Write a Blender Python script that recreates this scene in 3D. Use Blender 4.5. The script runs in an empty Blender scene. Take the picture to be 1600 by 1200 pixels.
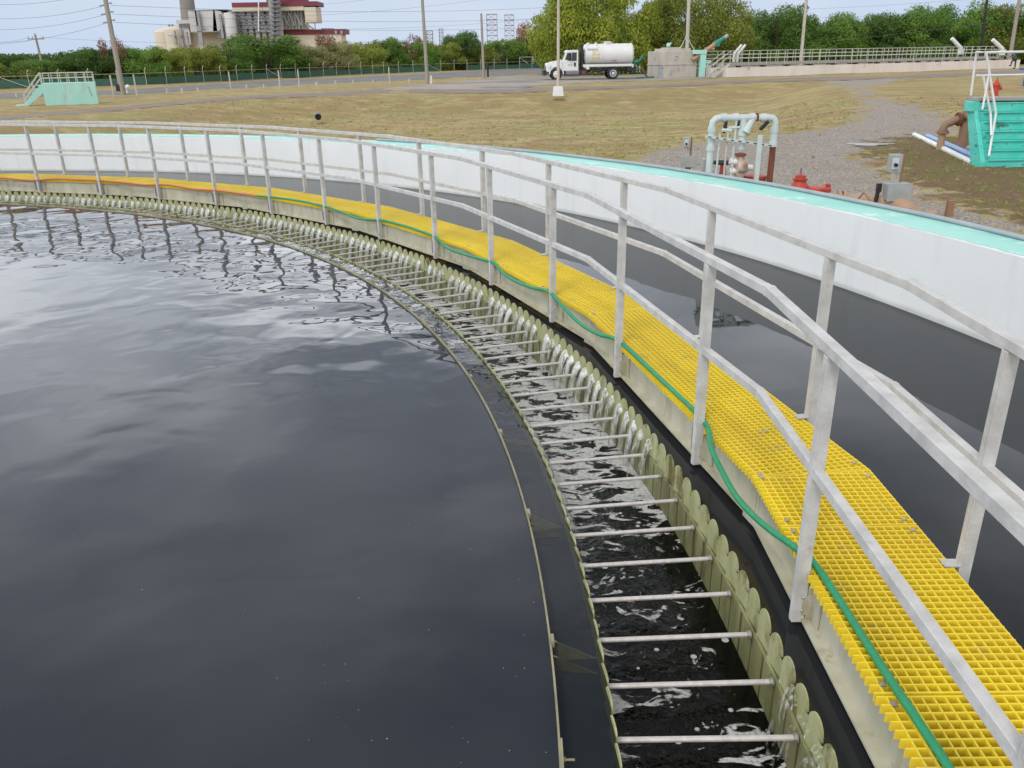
import bpy, math, random
import numpy as np
from mathutils import Vector, Matrix
rnd = random.Random(7)
R = math.radians
PI = math.pi
S = bpy.context.scene
COL = S.collection

# ------------------------------------------------------------------ camera
F, PITCH, ROLL, EYE = 1275.92, .3831, .018, 2.4629      # focal length in pixels of the 1600 px wide photograph
cam = bpy.data.objects.new('camera', bpy.data.cameras.new('camera'))
COL.objects.link(cam)
cam.data.sensor_width = 36
cam.data.lens = F/1600*36
cam.data.clip_start = .05
cam.data.clip_end = 6000
fw = Vector((0, math.cos(PITCH), -math.sin(PITCH)))
up0 = Vector((0, math.sin(PITCH), math.cos(PITCH)))
rt = Vector((math.cos(ROLL), 0, 0)) - math.sin(ROLL)*up0
up = Vector((math.sin(ROLL), 0, 0)) + math.cos(ROLL)*up0
M = Matrix((rt, up, -fw)).transposed().to_4x4()
M.translation = Vector((0, 0, EYE))
cam.matrix_world = M
S.camera = cam

# ------------------------------------------------------------------ world and sun
SUN_AZ, SUN_EL = R(205), R(52)        # azimuth clockwise from +Y
w = bpy.data.worlds.new('World'); S.world = w; w.use_nodes = True
nt = w.node_tree; nt.nodes.clear()
def wn(t): return nt.nodes.new(t)
out = wn('ShaderNodeOutputWorld'); bg = wn('ShaderNodeBackground')
sky = wn('ShaderNodeTexSky'); sky.sky_type = 'NISHITA'; sky.sun_disc = False
sky.sun_elevation = SUN_EL; sky.sun_rotation = SUN_AZ
sky.air_density = 1.0; sky.dust_density = 1.2; sky.ozone_density = 2.0
tc = wn('ShaderNodeTexCoord'); mp = wn('ShaderNodeMapping'); mp.inputs['Scale'].default_value = (1, 1, 3.2)
no = wn('ShaderNodeTexNoise'); no.inputs['Scale'].default_value = 1.7; no.inputs['Detail'].default_value = 3.5; no.inputs['Roughness'].default_value = .55
no.inputs['Distortion'].default_value = .35
cr = wn('ShaderNodeValToRGB'); cr.color_ramp.elements[0].position = .36; cr.color_ramp.elements[0].color = (.35, .35, .35, 1)
cr.color_ramp.elements[1].position = .66; cr.color_ramp.elements[1].color = (.95, .95, .95, 1)
no2 = wn('ShaderNodeTexNoise'); no2.inputs['Scale'].default_value = 3.1; no2.inputs['Detail'].default_value = 5
cr2 = wn('ShaderNodeValToRGB'); cr2.color_ramp.elements[0].position = .35; cr2.color_ramp.elements[0].color = (17.5, 18.4, 19.9, 1)
cr2.color_ramp.elements[1].position = .7; cr2.color_ramp.elements[1].color = (30.5, 31.2, 32.4, 1)
mx = wn('ShaderNodeMix'); mx.data_type = 'RGBA'
L = nt.links.new
L(tc.outputs['Generated'], mp.inputs['Vector']); L(mp.outputs[0], no.inputs['Vector']); L(mp.outputs[0], no2.inputs['Vector'])
sep = wn('ShaderNodeSeparateXYZ'); L(tc.outputs['Generated'], sep.inputs[0])
# thin haze blue at the horizon, bright broken cloud from ten degrees up
low = wn('ShaderNodeMapRange'); low.interpolation_type = 'SMOOTHSTEP'; low.inputs[1].default_value = .07; low.inputs[2].default_value = .24; L(sep.outputs[2], low.inputs[0])
hb = wn('ShaderNodeMix'); hb.data_type = 'RGBA'; hb.inputs[6].default_value = (4.1, 5.7, 8.2, 1); hb.inputs[7].default_value = (7.3, 7.9, 8.8, 1); L(cr.outputs[0], hb.inputs[0])
cl = wn('ShaderNodeMix'); cl.data_type = 'RGBA'; L(cr.outputs[0], cl.inputs[0]); L(sky.outputs[0], cl.inputs[6]); L(cr2.outputs[0], cl.inputs[7])
L(no.outputs['Fac'], cr.inputs[0]); L(no2.outputs['Fac'], cr2.inputs[0])
L(low.outputs[0], mx.inputs[0]); L(hb.outputs[2], mx.inputs[6]); L(cl.outputs[2], mx.inputs[7])
zen = wn('ShaderNodeMapRange'); zen.interpolation_type = 'SMOOTHSTEP'; zen.inputs[1].default_value = .30; zen.inputs[2].default_value = .75; zen.inputs[3].default_value = 1; zen.inputs[4].default_value = .33; L(sep.outputs[2], zen.inputs[0])
azf = wn('ShaderNodeMapRange'); azf.interpolation_type = 'SMOOTHSTEP'; azf.inputs[1].default_value = .42; azf.inputs[2].default_value = -.10; azf.inputs[3].default_value = .82; azf.inputs[4].default_value = 1.32; L(sep.outputs[0], azf.inputs[0])
lift = wn('ShaderNodeMix'); lift.data_type = 'FLOAT'; lift.inputs[2].default_value = 1; L(low.outputs[0], lift.inputs[0]); L(azf.outputs[0], lift.inputs[3])
zz = wn('ShaderNodeMath'); zz.operation = 'MULTIPLY'; L(zen.outputs[0], zz.inputs[0]); L(lift.outputs[0], zz.inputs[1])
vm = wn('ShaderNodeVectorMath'); vm.operation = 'SCALE'; L(mx.outputs[2], vm.inputs[0]); L(zz.outputs[0], vm.inputs['Scale'])
L(vm.outputs[0], bg.inputs[0]); bg.inputs[1].default_value = .105; L(bg.outputs[0], out.inputs[0])
sun = bpy.data.objects.new('sun', bpy.data.lights.new('sun', 'SUN')); COL.objects.link(sun)
sun.data.energy = 1.25; sun.data.angle = R(12); sun.data.color = (1, .95, .87)
sd = Vector((math.sin(SUN_AZ)*math.cos(SUN_EL), math.cos(SUN_AZ)*math.cos(SUN_EL), math.sin(SUN_EL)))
sun.rotation_euler = sd.to_track_quat('Z', 'Y').to_euler()
sun.location = (0, 0, 50)
S.view_settings.view_transform = 'Standard'; S.view_settings.look = 'None'
S.view_settings.exposure = -.06; S.view_settings.gamma = 1
S.cycles.max_bounces = 8; S.cycles.transparent_max_bounces = 16

# ------------------------------------------------------------------ tank geometry
CX, CY = -13.5578, 2.5522
ZG = .301                     # top of the grating, water is z = 0
GZ = .15                      # ground
def pol(a, r, z=0.): a = R(a); return Vector((CX+r*math.cos(a), CY+r*math.sin(a), z))
def ray(u, v):
    X = (u-800)/F; Z = (600-v)/F
    x = X*math.cos(ROLL)+Z*math.sin(ROLL); zc = -X*math.sin(ROLL)+Z*math.cos(ROLL)
    return Vector((x, math.cos(PITCH)+zc*math.sin(PITCH), -math.sin(PITCH)+zc*math.cos(PITCH)))
def at(u, v, z=GZ):
    d = ray(u, v); t = (z-EYE)/d.z; return Vector((d.x*t, d.y*t, z))
def atd(u, v, y):             # point of the sight line at forward distance y
    d = ray(u, v); t = y/d.y; return Vector((d.x*t, y, EYE+d.z*t))

# ------------------------------------------------------------------ materials
def mat(name, c1, c2=None, rough=.6, metal=0, scale=4, bump=0, bscale=None, spec=.5, detail=6, stain=None, stain_scale=2, stain_lo=.55, stain_hi=.7, stretch=(1, 1, 1), trans=0, lo=.35, hi=.65, rand=0):
    m = bpy.data.materials.new(name); m.use_nodes = True
    t = m.node_tree; b = t.nodes['Principled BSDF']; l = t.links.new
    b.inputs['Roughness'].default_value = rough; b.inputs['Metallic'].default_value = metal
    b.inputs['Specular IOR Level'].default_value = spec
    c2 = c2 or tuple(x*.8 for x in c1)
    tcn = t.nodes.new('ShaderNodeTexCoord'); mpn = t.nodes.new('ShaderNodeMapping'); mpn.inputs['Scale'].default_value = stretch
    l(tcn.outputs['Object'], mpn.inputs[0])
    n = t.nodes.new('ShaderNodeTexNoise'); n.inputs['Scale'].default_value = scale; n.inputs['Detail'].default_value = detail; n.inputs['Roughness'].default_value = .6
    l(mpn.outputs[0], n.inputs['Vector'])
    mr = t.nodes.new('ShaderNodeMapRange'); mr.inputs[1].default_value = lo; mr.inputs[2].default_value = hi
    l(n.outputs['Fac'], mr.inputs[0])
    mxn = t.nodes.new('ShaderNodeMix'); mxn.data_type = 'RGBA'
    mxn.inputs[6].default_value = (*c1, 1); mxn.inputs[7].default_value = (*c2, 1)
    l(mr.outputs[0], mxn.inputs[0]); last = mxn.outputs[2]
    if stain:
        n2 = t.nodes.new('ShaderNodeTexNoise'); n2.inputs['Scale'].default_value = stain_scale; n2.inputs['Detail'].default_value = 8; n2.inputs['Roughness'].default_value = .65
        l(mpn.outputs[0], n2.inputs['Vector'])
        m2 = t.nodes.new('ShaderNodeMapRange'); m2.inputs[1].default_value = stain_lo; m2.inputs[2].default_value = stain_hi
        l(n2.outputs['Fac'], m2.inputs[0])
        x2 = t.nodes.new('ShaderNodeMix'); x2.data_type = 'RGBA'; x2.inputs[7].default_value = (*stain, 1)
        l(m2.outputs[0], x2.inputs[0]); l(last, x2.inputs[6]); last = x2.outputs[2]
    if rand:
        oi = t.nodes.new('ShaderNodeObjectInfo'); hs = t.nodes.new('ShaderNodeHueSaturation')
        r1 = t.nodes.new('ShaderNodeMapRange'); r1.inputs[3].default_value = 1-rand; r1.inputs[4].default_value = 1+rand
        l(oi.outputs['Random'], r1.inputs[0]); l(r1.outputs[0], hs.inputs['Value']); l(last, hs.inputs['Color']); last = hs.outputs[0]
    l(last, b.inputs['Base Color'])
    if bump:
        nb = t.nodes.new('ShaderNodeTexNoise'); nb.inputs['Scale'].default_value = bscale or scale*5; nb.inputs['Detail'].default_value = 5
        l(mpn.outputs[0], nb.inputs['Vector'])
        bn = t.nodes.new('ShaderNodeBump'); bn.inputs['Strength'].default_value = bump; bn.inputs['Distance'].default_value = .01
        l(nb.outputs['Fac'], bn.inputs['Height']); l(bn.outputs[0], b.inputs['Normal'])
    if trans:
        tr = t.nodes.new('ShaderNodeBsdfTranslucent'); l(last, tr.inputs[0])
        ms = t.nodes.new('ShaderNodeMixShader'); ms.inputs[0].default_value = trans
        o = t.nodes['Material Output']; l(b.outputs[0], ms.inputs[1]); l(tr.outputs[0], ms.inputs[2]); l(ms.outputs[0], o.inputs[0])
    return m

MT = {}
MT['alu'] = mat('alu', (.60, .585, .56), (.46, .445, .42), rough=.6, metal=0, scale=9, bump=.25, bscale=60, stain=(.36, .33, .30), stain_scale=11, stain_lo=.60, stain_hi=.78)
MT['channel'] = mat('channel', (.50, .475, .37), (.40, .38, .27), rough=.6, scale=5, stain=(.36, .33, .21), stain_scale=7, stain_lo=.54, stain_hi=.66, bump=.12, stretch=(1, 1, .5))
MT['yellow'] = mat('yellow', (.88, .675, .03), (.77, .57, .035), rough=.55, scale=1.1, stain=(.55, .42, .12), stain_scale=6, stain_lo=.58, stain_hi=.76)
MT['fin'] = mat('fin', (.42, .42, .225), (.30, .30, .135), rough=.6, scale=11, stain=(.13, .105, .03), stain_scale=6, stain_lo=.55, stain_hi=.66, bump=.3, stretch=(1, 1, .4))
MT['troughwall'] = mat('troughwall', (.27, .275, .125), (.16, .155, .06), rough=.55, scale=7, stain=(.03, .018, .008), stain_scale=6, stretch=(1, 1, .3), bump=.3)
MT['baffle'] = mat('baffle', (.33, .30, .19), (.22, .20, .11), rough=.6, scale=8)
MT['rod'] = mat('rod', (.74, .69, .65), (.60, .55, .52), rough=.45, metal=.35, scale=30)
MT['steel'] = mat('steel', (.5, .48, .45), (.38, .35, .32), rough=.4, metal=.7)
def wallmat():
    m = mat('wall', (.81, .82, .80), (.78, .79, .77), rough=.65, scale=1.5, stain=(.5, .5, .47), stain_scale=26, stain_lo=.71, stain_hi=.77, bump=.25, bscale=9)
    t = m.node_tree; l = t.links.new; b = t.nodes['Principled BSDF']; src = b.inputs['Base Color'].links[0].from_socket
    tc_ = t.nodes.new('ShaderNodeTexCoord'); mp_ = t.nodes.new('ShaderNodeMapping'); mp_.inputs['Scale'].default_value = (4, 4, .35); l(tc_.outputs['Object'], mp_.inputs[0])
    n_ = t.nodes.new('ShaderNodeTexNoise'); n_.inputs['Scale'].default_value = 1.6; n_.inputs['Detail'].default_value = 6; l(mp_.outputs[0], n_.inputs[0])
    r1 = t.nodes.new('ShaderNodeMapRange'); r1.inputs[1].default_value = .55; r1.inputs[2].default_value = .72; r1.inputs[4].default_value = .28; l(n_.outputs['Fac'], r1.inputs[0])
    x1 = t.nodes.new('ShaderNodeMix'); x1.data_type = 'RGBA'; l(r1.outputs[0], x1.inputs[0]); l(src, x1.inputs[6]); x1.inputs[7].default_value = (.62, .63, .60, 1)
    sp = t.nodes.new('ShaderNodeSeparateXYZ'); l(tc_.outputs['Object'], sp.inputs[0]); n2 = t.nodes.new('ShaderNodeTexNoise'); n2.inputs['Scale'].default_value = 3; l(tc_.outputs['Object'], n2.inputs[0])
    ad = t.nodes.new('ShaderNodeMath'); ad.operation = 'MULTIPLY_ADD'; ad.inputs[1].default_value = -.05; l(n2.outputs['Fac'], ad.inputs[0]); l(sp.outputs[2], ad.inputs[2])
    r2 = t.nodes.new('ShaderNodeMapRange'); r2.inputs[1].default_value = .035; r2.inputs[2].default_value = -.01; r2.inputs[4].default_value = .5; l(ad.outputs[0], r2.inputs[0])
    x2 = t.nodes.new('ShaderNodeMix'); x2.data_type = 'RGBA'; l(r2.outputs[0], x2.inputs[0]); l(x1.outputs[2], x2.inputs[6]); x2.inputs[7].default_value = (.33, .33, .29, 1); l(x2.outputs[2], b.inputs['Base Color'])
    return m
MT['wall'] = wallmat()
MT['wall_plain'] = mat('wall', (.79, .80, .77), (.74, .755, .735), rough=.65, scale=1.5, stain=(.5, .5, .49), stain_scale=26, stain_lo=.73, stain_hi=.78, bump=.12, bscale=18)
MT['teal'] = mat('teal', (.30, .64, .55), (.38, .70, .62), rough=.6, scale=1.4, stain=(.6, .82, .78), stain_scale=2.5, stain_lo=.56, stain_hi=.68, bump=.1)
MT['tealstair'] = mat('tealstair', (.05, .52, .42), (.13, .60, .50), rough=.6, scale=2, stain=(.03, .17, .13), stain_scale=4, stain_lo=.58, stain_hi=.68, stretch=(1, 1, 2))
MT['tealpale'] = mat('tealpale', (.34, .66, .56), (.42, .70, .61), rough=.7, scale=1.2, stain=(.4, .55, .47), stain_scale=1.5, stretch=(1, 1, .4))
MT['green_hose'] = mat('green_hose', (.012, .30, .125), (.02, .24, .10), rough=.5, scale=20, bump=.5, bscale=160)
MT['orange_hose'] = mat('orange_hose', (.62, .16, .06), (.52, .14, .06), rough=.5, scale=20)
MT['greypipe'] = mat('greypipe', (.36, .39, .41), (.3, .33, .35), rough=.5)
MT['concrete'] = mat('concrete', (.54, .49, .42), (.45, .41, .35), rough=.8, scale=1.5, stain=(.24, .21, .17), stain_scale=2, stain_lo=.56, stain_hi=.75, stretch=(1, 1, .4), bump=.2)
MT['tankwall'] = mat('tankwall', (.78, .70, .62), (.68, .60, .53), rough=.8, scale=1.2, stain=(.33, .16, .08), stain_scale=1.1, stain_lo=.62, stain_hi=.74, stretch=(.6, .6, .25), bump=.2)
MT['whitepaint'] = mat('whitepaint', (.75, .75, .73), (.68, .67, .64), rough=.45, scale=2)
MT['railwhite'] = mat('railwhite', (.58, .57, .50), (.46, .44, .36), rough=.6, scale=3)
MT['pvc'] = mat('pvc', (.56, .62, .60), (.50, .56, .54), rough=.45, scale=6, stain=(.30, .2, .12), stain_scale=5, stain_lo=.68, stain_hi=.78)
MT['rust'] = mat('rust', (.22, .075, .04), (.15, .05, .03), rough=.8, scale=10, bump=.3)
MT['rustwhite'] = mat('rustwhite', (.55, .50, .42), (.28, .10, .05), rough=.7, scale=7)
MT['redvalve'] = mat('redvalve', (.50, .06, .03), (.38, .045, .025), rough=.55, scale=8)
MT['brownpipe'] = mat('brownpipe', (.30, .175, .11), (.25, .15, .095), rough=.6, scale=5, stain=(.10, .05, .03), stain_scale=5, stain_lo=.6, stain_hi=.72)
MT['tanpipe'] = mat('tanpipe', (.42, .27, .17), (.36, .23, .14), rough=.6, scale=5, stain=(.18, .10, .06), stain_scale=6, stain_lo=.62, stain_hi=.72)
MT['bluepipe'] = mat('bluepipe', (.22, .36, .62), (.27, .40, .62), rough=.5, stain=(.03, .03, .04), stain_scale=3, stain_lo=.55, stain_hi=.6)
MT['black'] = mat('black', (.012, .012, .013), (.02, .02, .02), rough=.5)
MT['rubber'] = mat('rubber', (.02, .02, .02), (.035, .033, .03), rough=.85)
MT['wood'] = mat('wood', (.30, .17, .09), (.22, .12, .06), rough=.8, scale=6, stretch=(1, 1, .2))
MT['pole'] = mat('pole', (.36, .32, .27), (.28, .25, .21), rough=.85, scale=3, stretch=(2, 2, .15))
MT['polewhite'] = mat('polewhite', (.55, .50, .43), (.45, .41, .35), rough=.8, scale=3, stretch=(1, 1, .15))
MT['box'] = mat('box', (.36, .38, .37), (.30, .31, .30), rough=.55, scale=5)
MT['glass'] = mat('glass', (.03, .04, .045), (.04, .05, .055), rough=.08, spec=.8)
MT['darkhole'] = mat('darkhole', (.008, .008, .008), rough=.9)
MT['cream'] = mat('cream', (.66, .58, .45), (.60, .53, .42), rough=.7, scale=.1)
MT['maroon'] = mat('maroon', (.20, .035, .055), (.17, .03, .05), rough=.6, scale=.1)
MT['grey'] = mat('grey', (.58, .57, .56), (.50, .49, .48), rough=.6, scale=.15, stain=(.25, .24, .23), stain_scale=.2)
MT['darkgrey'] = mat('darkgrey', (.14, .14, .15), (.20, .195, .20), rough=.7, scale=.3)
MT['steelframe'] = mat('steelframe', (.34, .34, .35), (.27, .27, .28), rough=.6, scale=.3)
MT['stack'] = mat('stack', (.27, .245, .21), (.22, .20, .175), rough=.8, scale=.1)
MT['meshgreen'] = mat('meshgreen', (.02, .09, .07), (.05, .12, .07), rough=.7)
MT['tealmotor'] = mat('tealmotor', (.02, .25, .17), (.03, .2, .14), rough=.5)
MT['wire'] = mat('wire', (.16, .17, .19), rough=.6)
MT['bark'] = mat('bark', (.12, .09, .065), (.08, .06, .045), rough=.9, scale=4)
MT['skin'] = mat('skin', (.25, .13, .08), rough=.6)
MT['shirt'] = mat('shirt', (.015, .16, .16), (.02, .13, .13), rough=.8)
MT['pants'] = mat('pants', (.04, .035, .045), (.03, .03, .035), rough=.85)
MT['blueplastic'] = mat('blueplastic', (.04, .13, .42), rough=.5)
MT['slabgrey'] = mat('slabgrey', (.36, .34, .30), (.30, .28, .25), rough=.8, scale=4)
def leafmat(n, a, b, scale=3.5):
    MT[n] = mat(n, a, b, rough=.55, spec=.25, scale=scale, trans=.42, rand=.18, detail=3)
leafmat('leaf_green', (0.190, 0.307, 0.051), (0.102, 0.198, 0.037))
leafmat('leaf_dark', (0.124, 0.212, 0.044), (0.073, 0.139, 0.032))
leafmat('leaf_lime', (.40, .43, .05), (.15, .21, .03))
leafmat('leaf_olive', (0.322, 0.344, 0.059), (0.176, 0.220, 0.044))
leafmat('leaf_dry', (0.366, 0.351, 0.146), (0.249, 0.256, 0.110))
leafmat('leaf_red', (.34, .15, .09), (.26, .14, .08))

# ------------------------------------------------------------------ builders
class MB:
    def __init__(s): s.v = []; s.f = []; s.mi = []; s.m = 0
    def add(s, vs, fs):
        k = len(s.v); s.v += [tuple(x) for x in vs]; s.f += [tuple(i+k for i in f) for f in fs]; s.mi += [s.m]*len(fs)
    def prism(s, a, b):       # two loops of equal length -> closed solid
        n = len(a); s.add(list(a)+list(b), [tuple(range(n))[::-1], tuple(range(n, 2*n))]+[(i, (i+1) % n, n+(i+1) % n, n+i) for i in range(n)]); return s
    def box(s, c, d, rz=0, tilt=None):
        c = Vector(c); m = Matrix.Rotation(rz, 3, 'Z')
        if tilt: m = m @ tilt
        q = [c + m @ Vector((x*d[0]/2, y*d[1]/2, z*d[2]/2)) for z in (-1, 1) for x, y in ((-1, -1), (1, -1), (1, 1), (-1, 1))]
        return s.prism(q[:4], q[4:])
    def bar(s, a, b, w_, h_, upv=(0, 0, 1)):
        a = Vector(a); b = Vector(b); d = (b-a).normalized(); sx = d.cross(Vector(upv))
        if sx.length < 1e-4: sx = d.cross(Vector((1, 0, 0)))
        sx.normalize(); u = sx.cross(d)
        def q(p): return [p+sx*x*w_/2+u*y*h_/2 for x, y in ((-1, -1), (1, -1), (1, 1), (-1, 1))]
        return s.prism(q(a), q(b))
    def tube(s, pts, r, n=10, caps=True):
        pts = [Vector(p) for p in pts]; rs = r if isinstance(r, (list, tuple)) else [r]*len(pts)
        k = len(s.v); u = None; fs = []
        vs = []
        for i, p in enumerate(pts):
            d = (pts[min(i+1, len(pts)-1)]-pts[max(i-1, 0)])
            if d.length < 1e-9: d = Vector((0, 0, 1))
            d.normalize()
            if u is None: u = d.orthogonal()
            u = (u-d*u.dot(d)); u = u.normalized() if u.length > 1e-6 else d.orthogonal().normalized()
            q = d.cross(u)
            vs += [p+(u*math.cos(2*PI*j/n)+q*math.sin(2*PI*j/n))*rs[i] for j in range(n)]
        for i in range(len(pts)-1):
            fs += [(i*n+j, i*n+(j+1) % n, (i+1)*n+(j+1) % n, (i+1)*n+j) for j in range(n)]
        if caps: fs += [tuple(range(n))[::-1], tuple(range(len(vs)-n, len(vs)))]
        s.add(vs, fs); return s
    def cyl(s, a, b, r, r2=None, n=16): return s.tube([a, b], [r, r if r2 is None else r2], n)
    def lathe(s, prof, c, axis=(0, 0, 1), n=20):   # profile (r, h)
        ax = Vector(axis).normalized(); c = Vector(c)
        return s.tube_fixed([c+ax*h for r, h in prof], [max(r, 1e-4) for r, h in prof], ax, n)
    def tube_fixed(s, pts, rs, ax, n):
        u = ax.orthogonal().normalized(); q = ax.cross(u); vs = []; fs = []
        for p, r in zip(pts, rs): vs += [p+(u*math.cos(2*PI*j/n)+q*math.sin(2*PI*j/n))*r for j in range(n)]
        for i in range(len(pts)-1): fs += [(i*n+j, i*n+(j+1) % n, (i+1)*n+(j+1) % n, (i+1)*n+j) for j in range(n)]
        fs += [tuple(range(n))[::-1], tuple(range(len(vs)-n, len(vs)))]
        s.add(vs, fs); return s
    def sphere(s, c, r, n=14, m=8, sc=(1, 1, 1)):
        c = Vector(c); vs = []; fs = []
        for i in range(1, m):
            t = PI*i/m
            for j in range(n):
                p = 2*PI*j/n; vs.append(c+Vector((math.sin(t)*math.cos(p)*sc[0], math.sin(t)*math.sin(p)*sc[1], math.cos(t)*sc[2]))*r)
        vs.append(c+Vector((0, 0, r*sc[2]))); vs.append(c-Vector((0, 0, r*sc[2]))); T = len(vs)-2; B = T+1
        for i in range(m-2): fs += [(i*n+j, (i+1)*n+j, (i+1)*n+(j+1) % n, i*n+(j+1) % n) for j in range(n)]
        fs += [(T, j, (j+1) % n) for j in range(n)]+[(B, (m-2)*n+(j+1) % n, (m-2)*n+j) for j in range(n)]
        s.add(vs, fs); return s
    def build(s, name, m, parent=None, smooth=False, world=True, bevel=0):
        off = Vector((0, 0, 0))
        if parent is not None and world:
            q = parent
            while q.parent: q = q.parent
            off = q.location
        me = bpy.data.meshes.new(name)
        me.from_pydata([(x-off.x, y-off.y, z-off.z) for x, y, z in s.v], [], s.f)
        for mm in (m if isinstance(m, (list, tuple)) else [m]): me.materials.append(MT[mm] if isinstance(mm, str) else mm)
        if max(s.mi, default=0): me.polygons.foreach_set('material_index', s.mi)
        if smooth:
            me.shade_smooth()
            try: me.set_sharp_from_angle(angle=R(40))
            except Exception: pass
        me.update()
        o = bpy.data.objects.new(name, me); COL.objects.link(o)
        if parent is not None: o.parent = parent
        if bevel:
            b = o.modifiers.new('bevel', 'BEVEL'); b.width = bevel; b.segments = 2; b.limit_method = 'ANGLE'
        return o
def tag(o, label=None, cat=None, group=None, kind=None):
    if label: o['label'] = label
    if cat: o['category'] = cat
    if group: o['group'] = group
    if kind: o['kind'] = kind
    return o
def thing(name, label, cat, loc=(0, 0, 0), group=None, rz=0):
    o = bpy.data.objects.new(name, None); COL.objects.link(o); o.location = loc; o.rotation_euler = (0, 0, rz)
    o.empty_display_size = .2
    return tag(o, label, cat, group)
def smooth(t): t = max(0., min(1., t)); return t*t*(3-2*t)

# ------------------------------------------------------------------ terrain
def seg_dist(px, py, poly):        # signed distance to a polygon, positive inside (numpy)
    n = len(poly); d = np.full(px.shape, 1e9); ins = np.zeros(px.shape, bool)
    for i in range(n):
        ax, ay = poly[i][0], poly[i][1]; bx, by = poly[(i+1) % n][0], poly[(i+1) % n][1]
        ex, ey = bx-ax, by-ay; L2 = ex*ex+ey*ey+1e-9
        t = np.clip(((px-ax)*ex+(py-ay)*ey)/L2, 0, 1)
        d = np.minimum(d, np.hypot(px-ax-t*ex, py-ay-t*ey))
        c = ((ay > py) != (by > py)) & (px < (bx-ax)*(py-ay)/(by-ay+1e-12)+ax); ins ^= c
    return np.where(ins, d, -d)
def line_dist(px, py, pts):        # signed distance to an open line, positive to its right
    d = np.full(px.shape, 1e9); sg = np.ones(px.shape)
    for i in range(len(pts)-1):
        ax, ay = pts[i][0], pts[i][1]; bx, by = pts[i+1][0], pts[i+1][1]
        ex, ey = bx-ax, by-ay; L2 = ex*ex+ey*ey
        t = np.clip(((px-ax)*ex+(py-ay)*ey)/L2, 0, 1); dd = np.hypot(px-ax-t*ex, py-ay-t*ey)
        c = dd < d-1e-6; cr_ = (px-ax)*ey-(py-ay)*ex
        sg = np.where(c, np.where(cr_ > 0, 1., -1.), sg); d = np.minimum(d, dd)
    return d*sg
BANK = [at(*q)[:2] for q in ((-300, 215), (0, 190), (200, 171), (400, 156), (640, 146), (800, 144), (1000, 138), (1200, 129), (1330, 126))]
BANK = [(BANK[0][0]-60, BANK[0][1]-40)]+BANK
GRAVEL = [at(*q)[:2] for q in ((1285, 127), (1335, 140), (1352, 165), (1345, 190), (1290, 204), (1210, 214), (1100, 224), (1020, 238), (990, 262), (1080, 285), (1300, 345), (1600, 470), (1800, 560), (1800, 480), (1640, 385), (1560, 340), (1440, 300), (1360, 262), (1350, 240), (1420, 222), (1500, 206), (1480, 182), (1420, 165), (1365, 150), (1350, 137), (1420, 122), (1600, 112), (1600, 107), (1420, 118), (1300, 123))]
BROWN = [at(*q)[:2] for q in ((1350, 228), (1420, 212), (1520, 214), (1700, 214), (1800, 300), (1800, 420), (1640, 372), (1540, 330), (1440, 296), (1375, 262))]
EAST = [at(*q)[:2] for q in ((1285, 127), (1335, 140), (1352, 165), (1345, 190), (1290, 204), (1210, 214), (1100, 224), (1020, 238), (990, 262), (1080, 285), (1300, 345), (1600, 470), (2300, 800), (2600, 300), (2400, 92), (1700, 88))]
def height(px, py):
    d = line_dist(px, py, BANK)          # right of the line = towards the tank
    g = seg_dist(px, py, EAST)
    t = np.hypot(px-CX, py-CY)-18.9
    sm = lambda x: np.clip(x, 0, 1)**2*(3-2*np.clip(x, 0, 1))
    dep = .95*sm(d/8)*sm((t-1.5)/13)*sm((-g)/7)
    n = .05*np.sin(px*.31+1.3*np.sin(py*.17))*np.cos(py*.23+px*.05)*sm((t-2)/8)
    return GZ-dep+n
def h1(x, y): return float(height(np.array([float(x)]), np.array([float(y)]))[0])
def gat(u, v):                 # where the sight line meets the ground
    p = at(u, v)
    for _ in range(12): p = at(u, v, h1(p.x, p.y))
    return p

angs = list(np.arange(-40, 130, .35))+list(np.arange(130, 320, 2.5))
rads = [18.85]
while rads[-1] < 140: rads.append(rads[-1]+max(.22, (rads[-1]-18)*.016))
while rads[-1] < 4500: rads.append(rads[-1]*1.25)
A, RR = np.meshgrid(np.radians(angs), rads, indexing='ij')
GX = CX+RR*np.cos(A); GY = CY+RR*np.sin(A); GH = height(GX.ravel(), GY.ravel()).reshape(GX.shape)
GH = np.where(RR > 200, GZ, GH)
# small unevenness so that the turf catches light
rs = np.random.RandomState(3)
GH = GH+np.where(RR < 140, rs.normal(0, .012, GH.shape), 0)
vs = np.stack([GX, GY, GH], -1).reshape(-1, 3)
na, nr = GX.shape
idx = np.arange(na*nr).reshape(na, nr); nx = np.roll(idx, -1, 0)
fs = np.stack([idx[:, :-1], idx[:, 1:], nx[:, 1:], nx[:, :-1]], -1).reshape(-1, 4)
me = bpy.data.meshes.new('ground'); me.from_pydata(vs.tolist(), [], fs.tolist()); me.shade_smooth()
def attr(me, name, val):
    a = me.attributes.new(name, 'FLOAT', 'POINT'); a.data.foreach_set('value', np.asarray(val, np.float32).ravel())
attr(me, 'gravel', np.clip(seg_dist(GX, GY, GRAVEL)/2.4+.5, 0, 1))
attr(me, 'brown', np.clip(seg_dist(GX, GY, BROWN)/2.0+.5, 0, 1))
dbk = line_dist(GX, GY, BANK)
attr(me, 'bank', np.clip(1-np.abs(dbk-4)/4.5, 0, 1))
ground = bpy.data.objects.new('ground', me); COL.objects.link(ground); ground['kind'] = 'structure'
m = bpy.data.materials.new('ground_mat'); m.use_nodes = True; t = m.node_tree; b = t.nodes['Principled BSDF']; l = t.links.new
b.inputs['Roughness'].default_value = .95; b.inputs['Specular IOR Level'].default_value = .15
tcn = t.nodes.new('ShaderNodeTexCoord')
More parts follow.
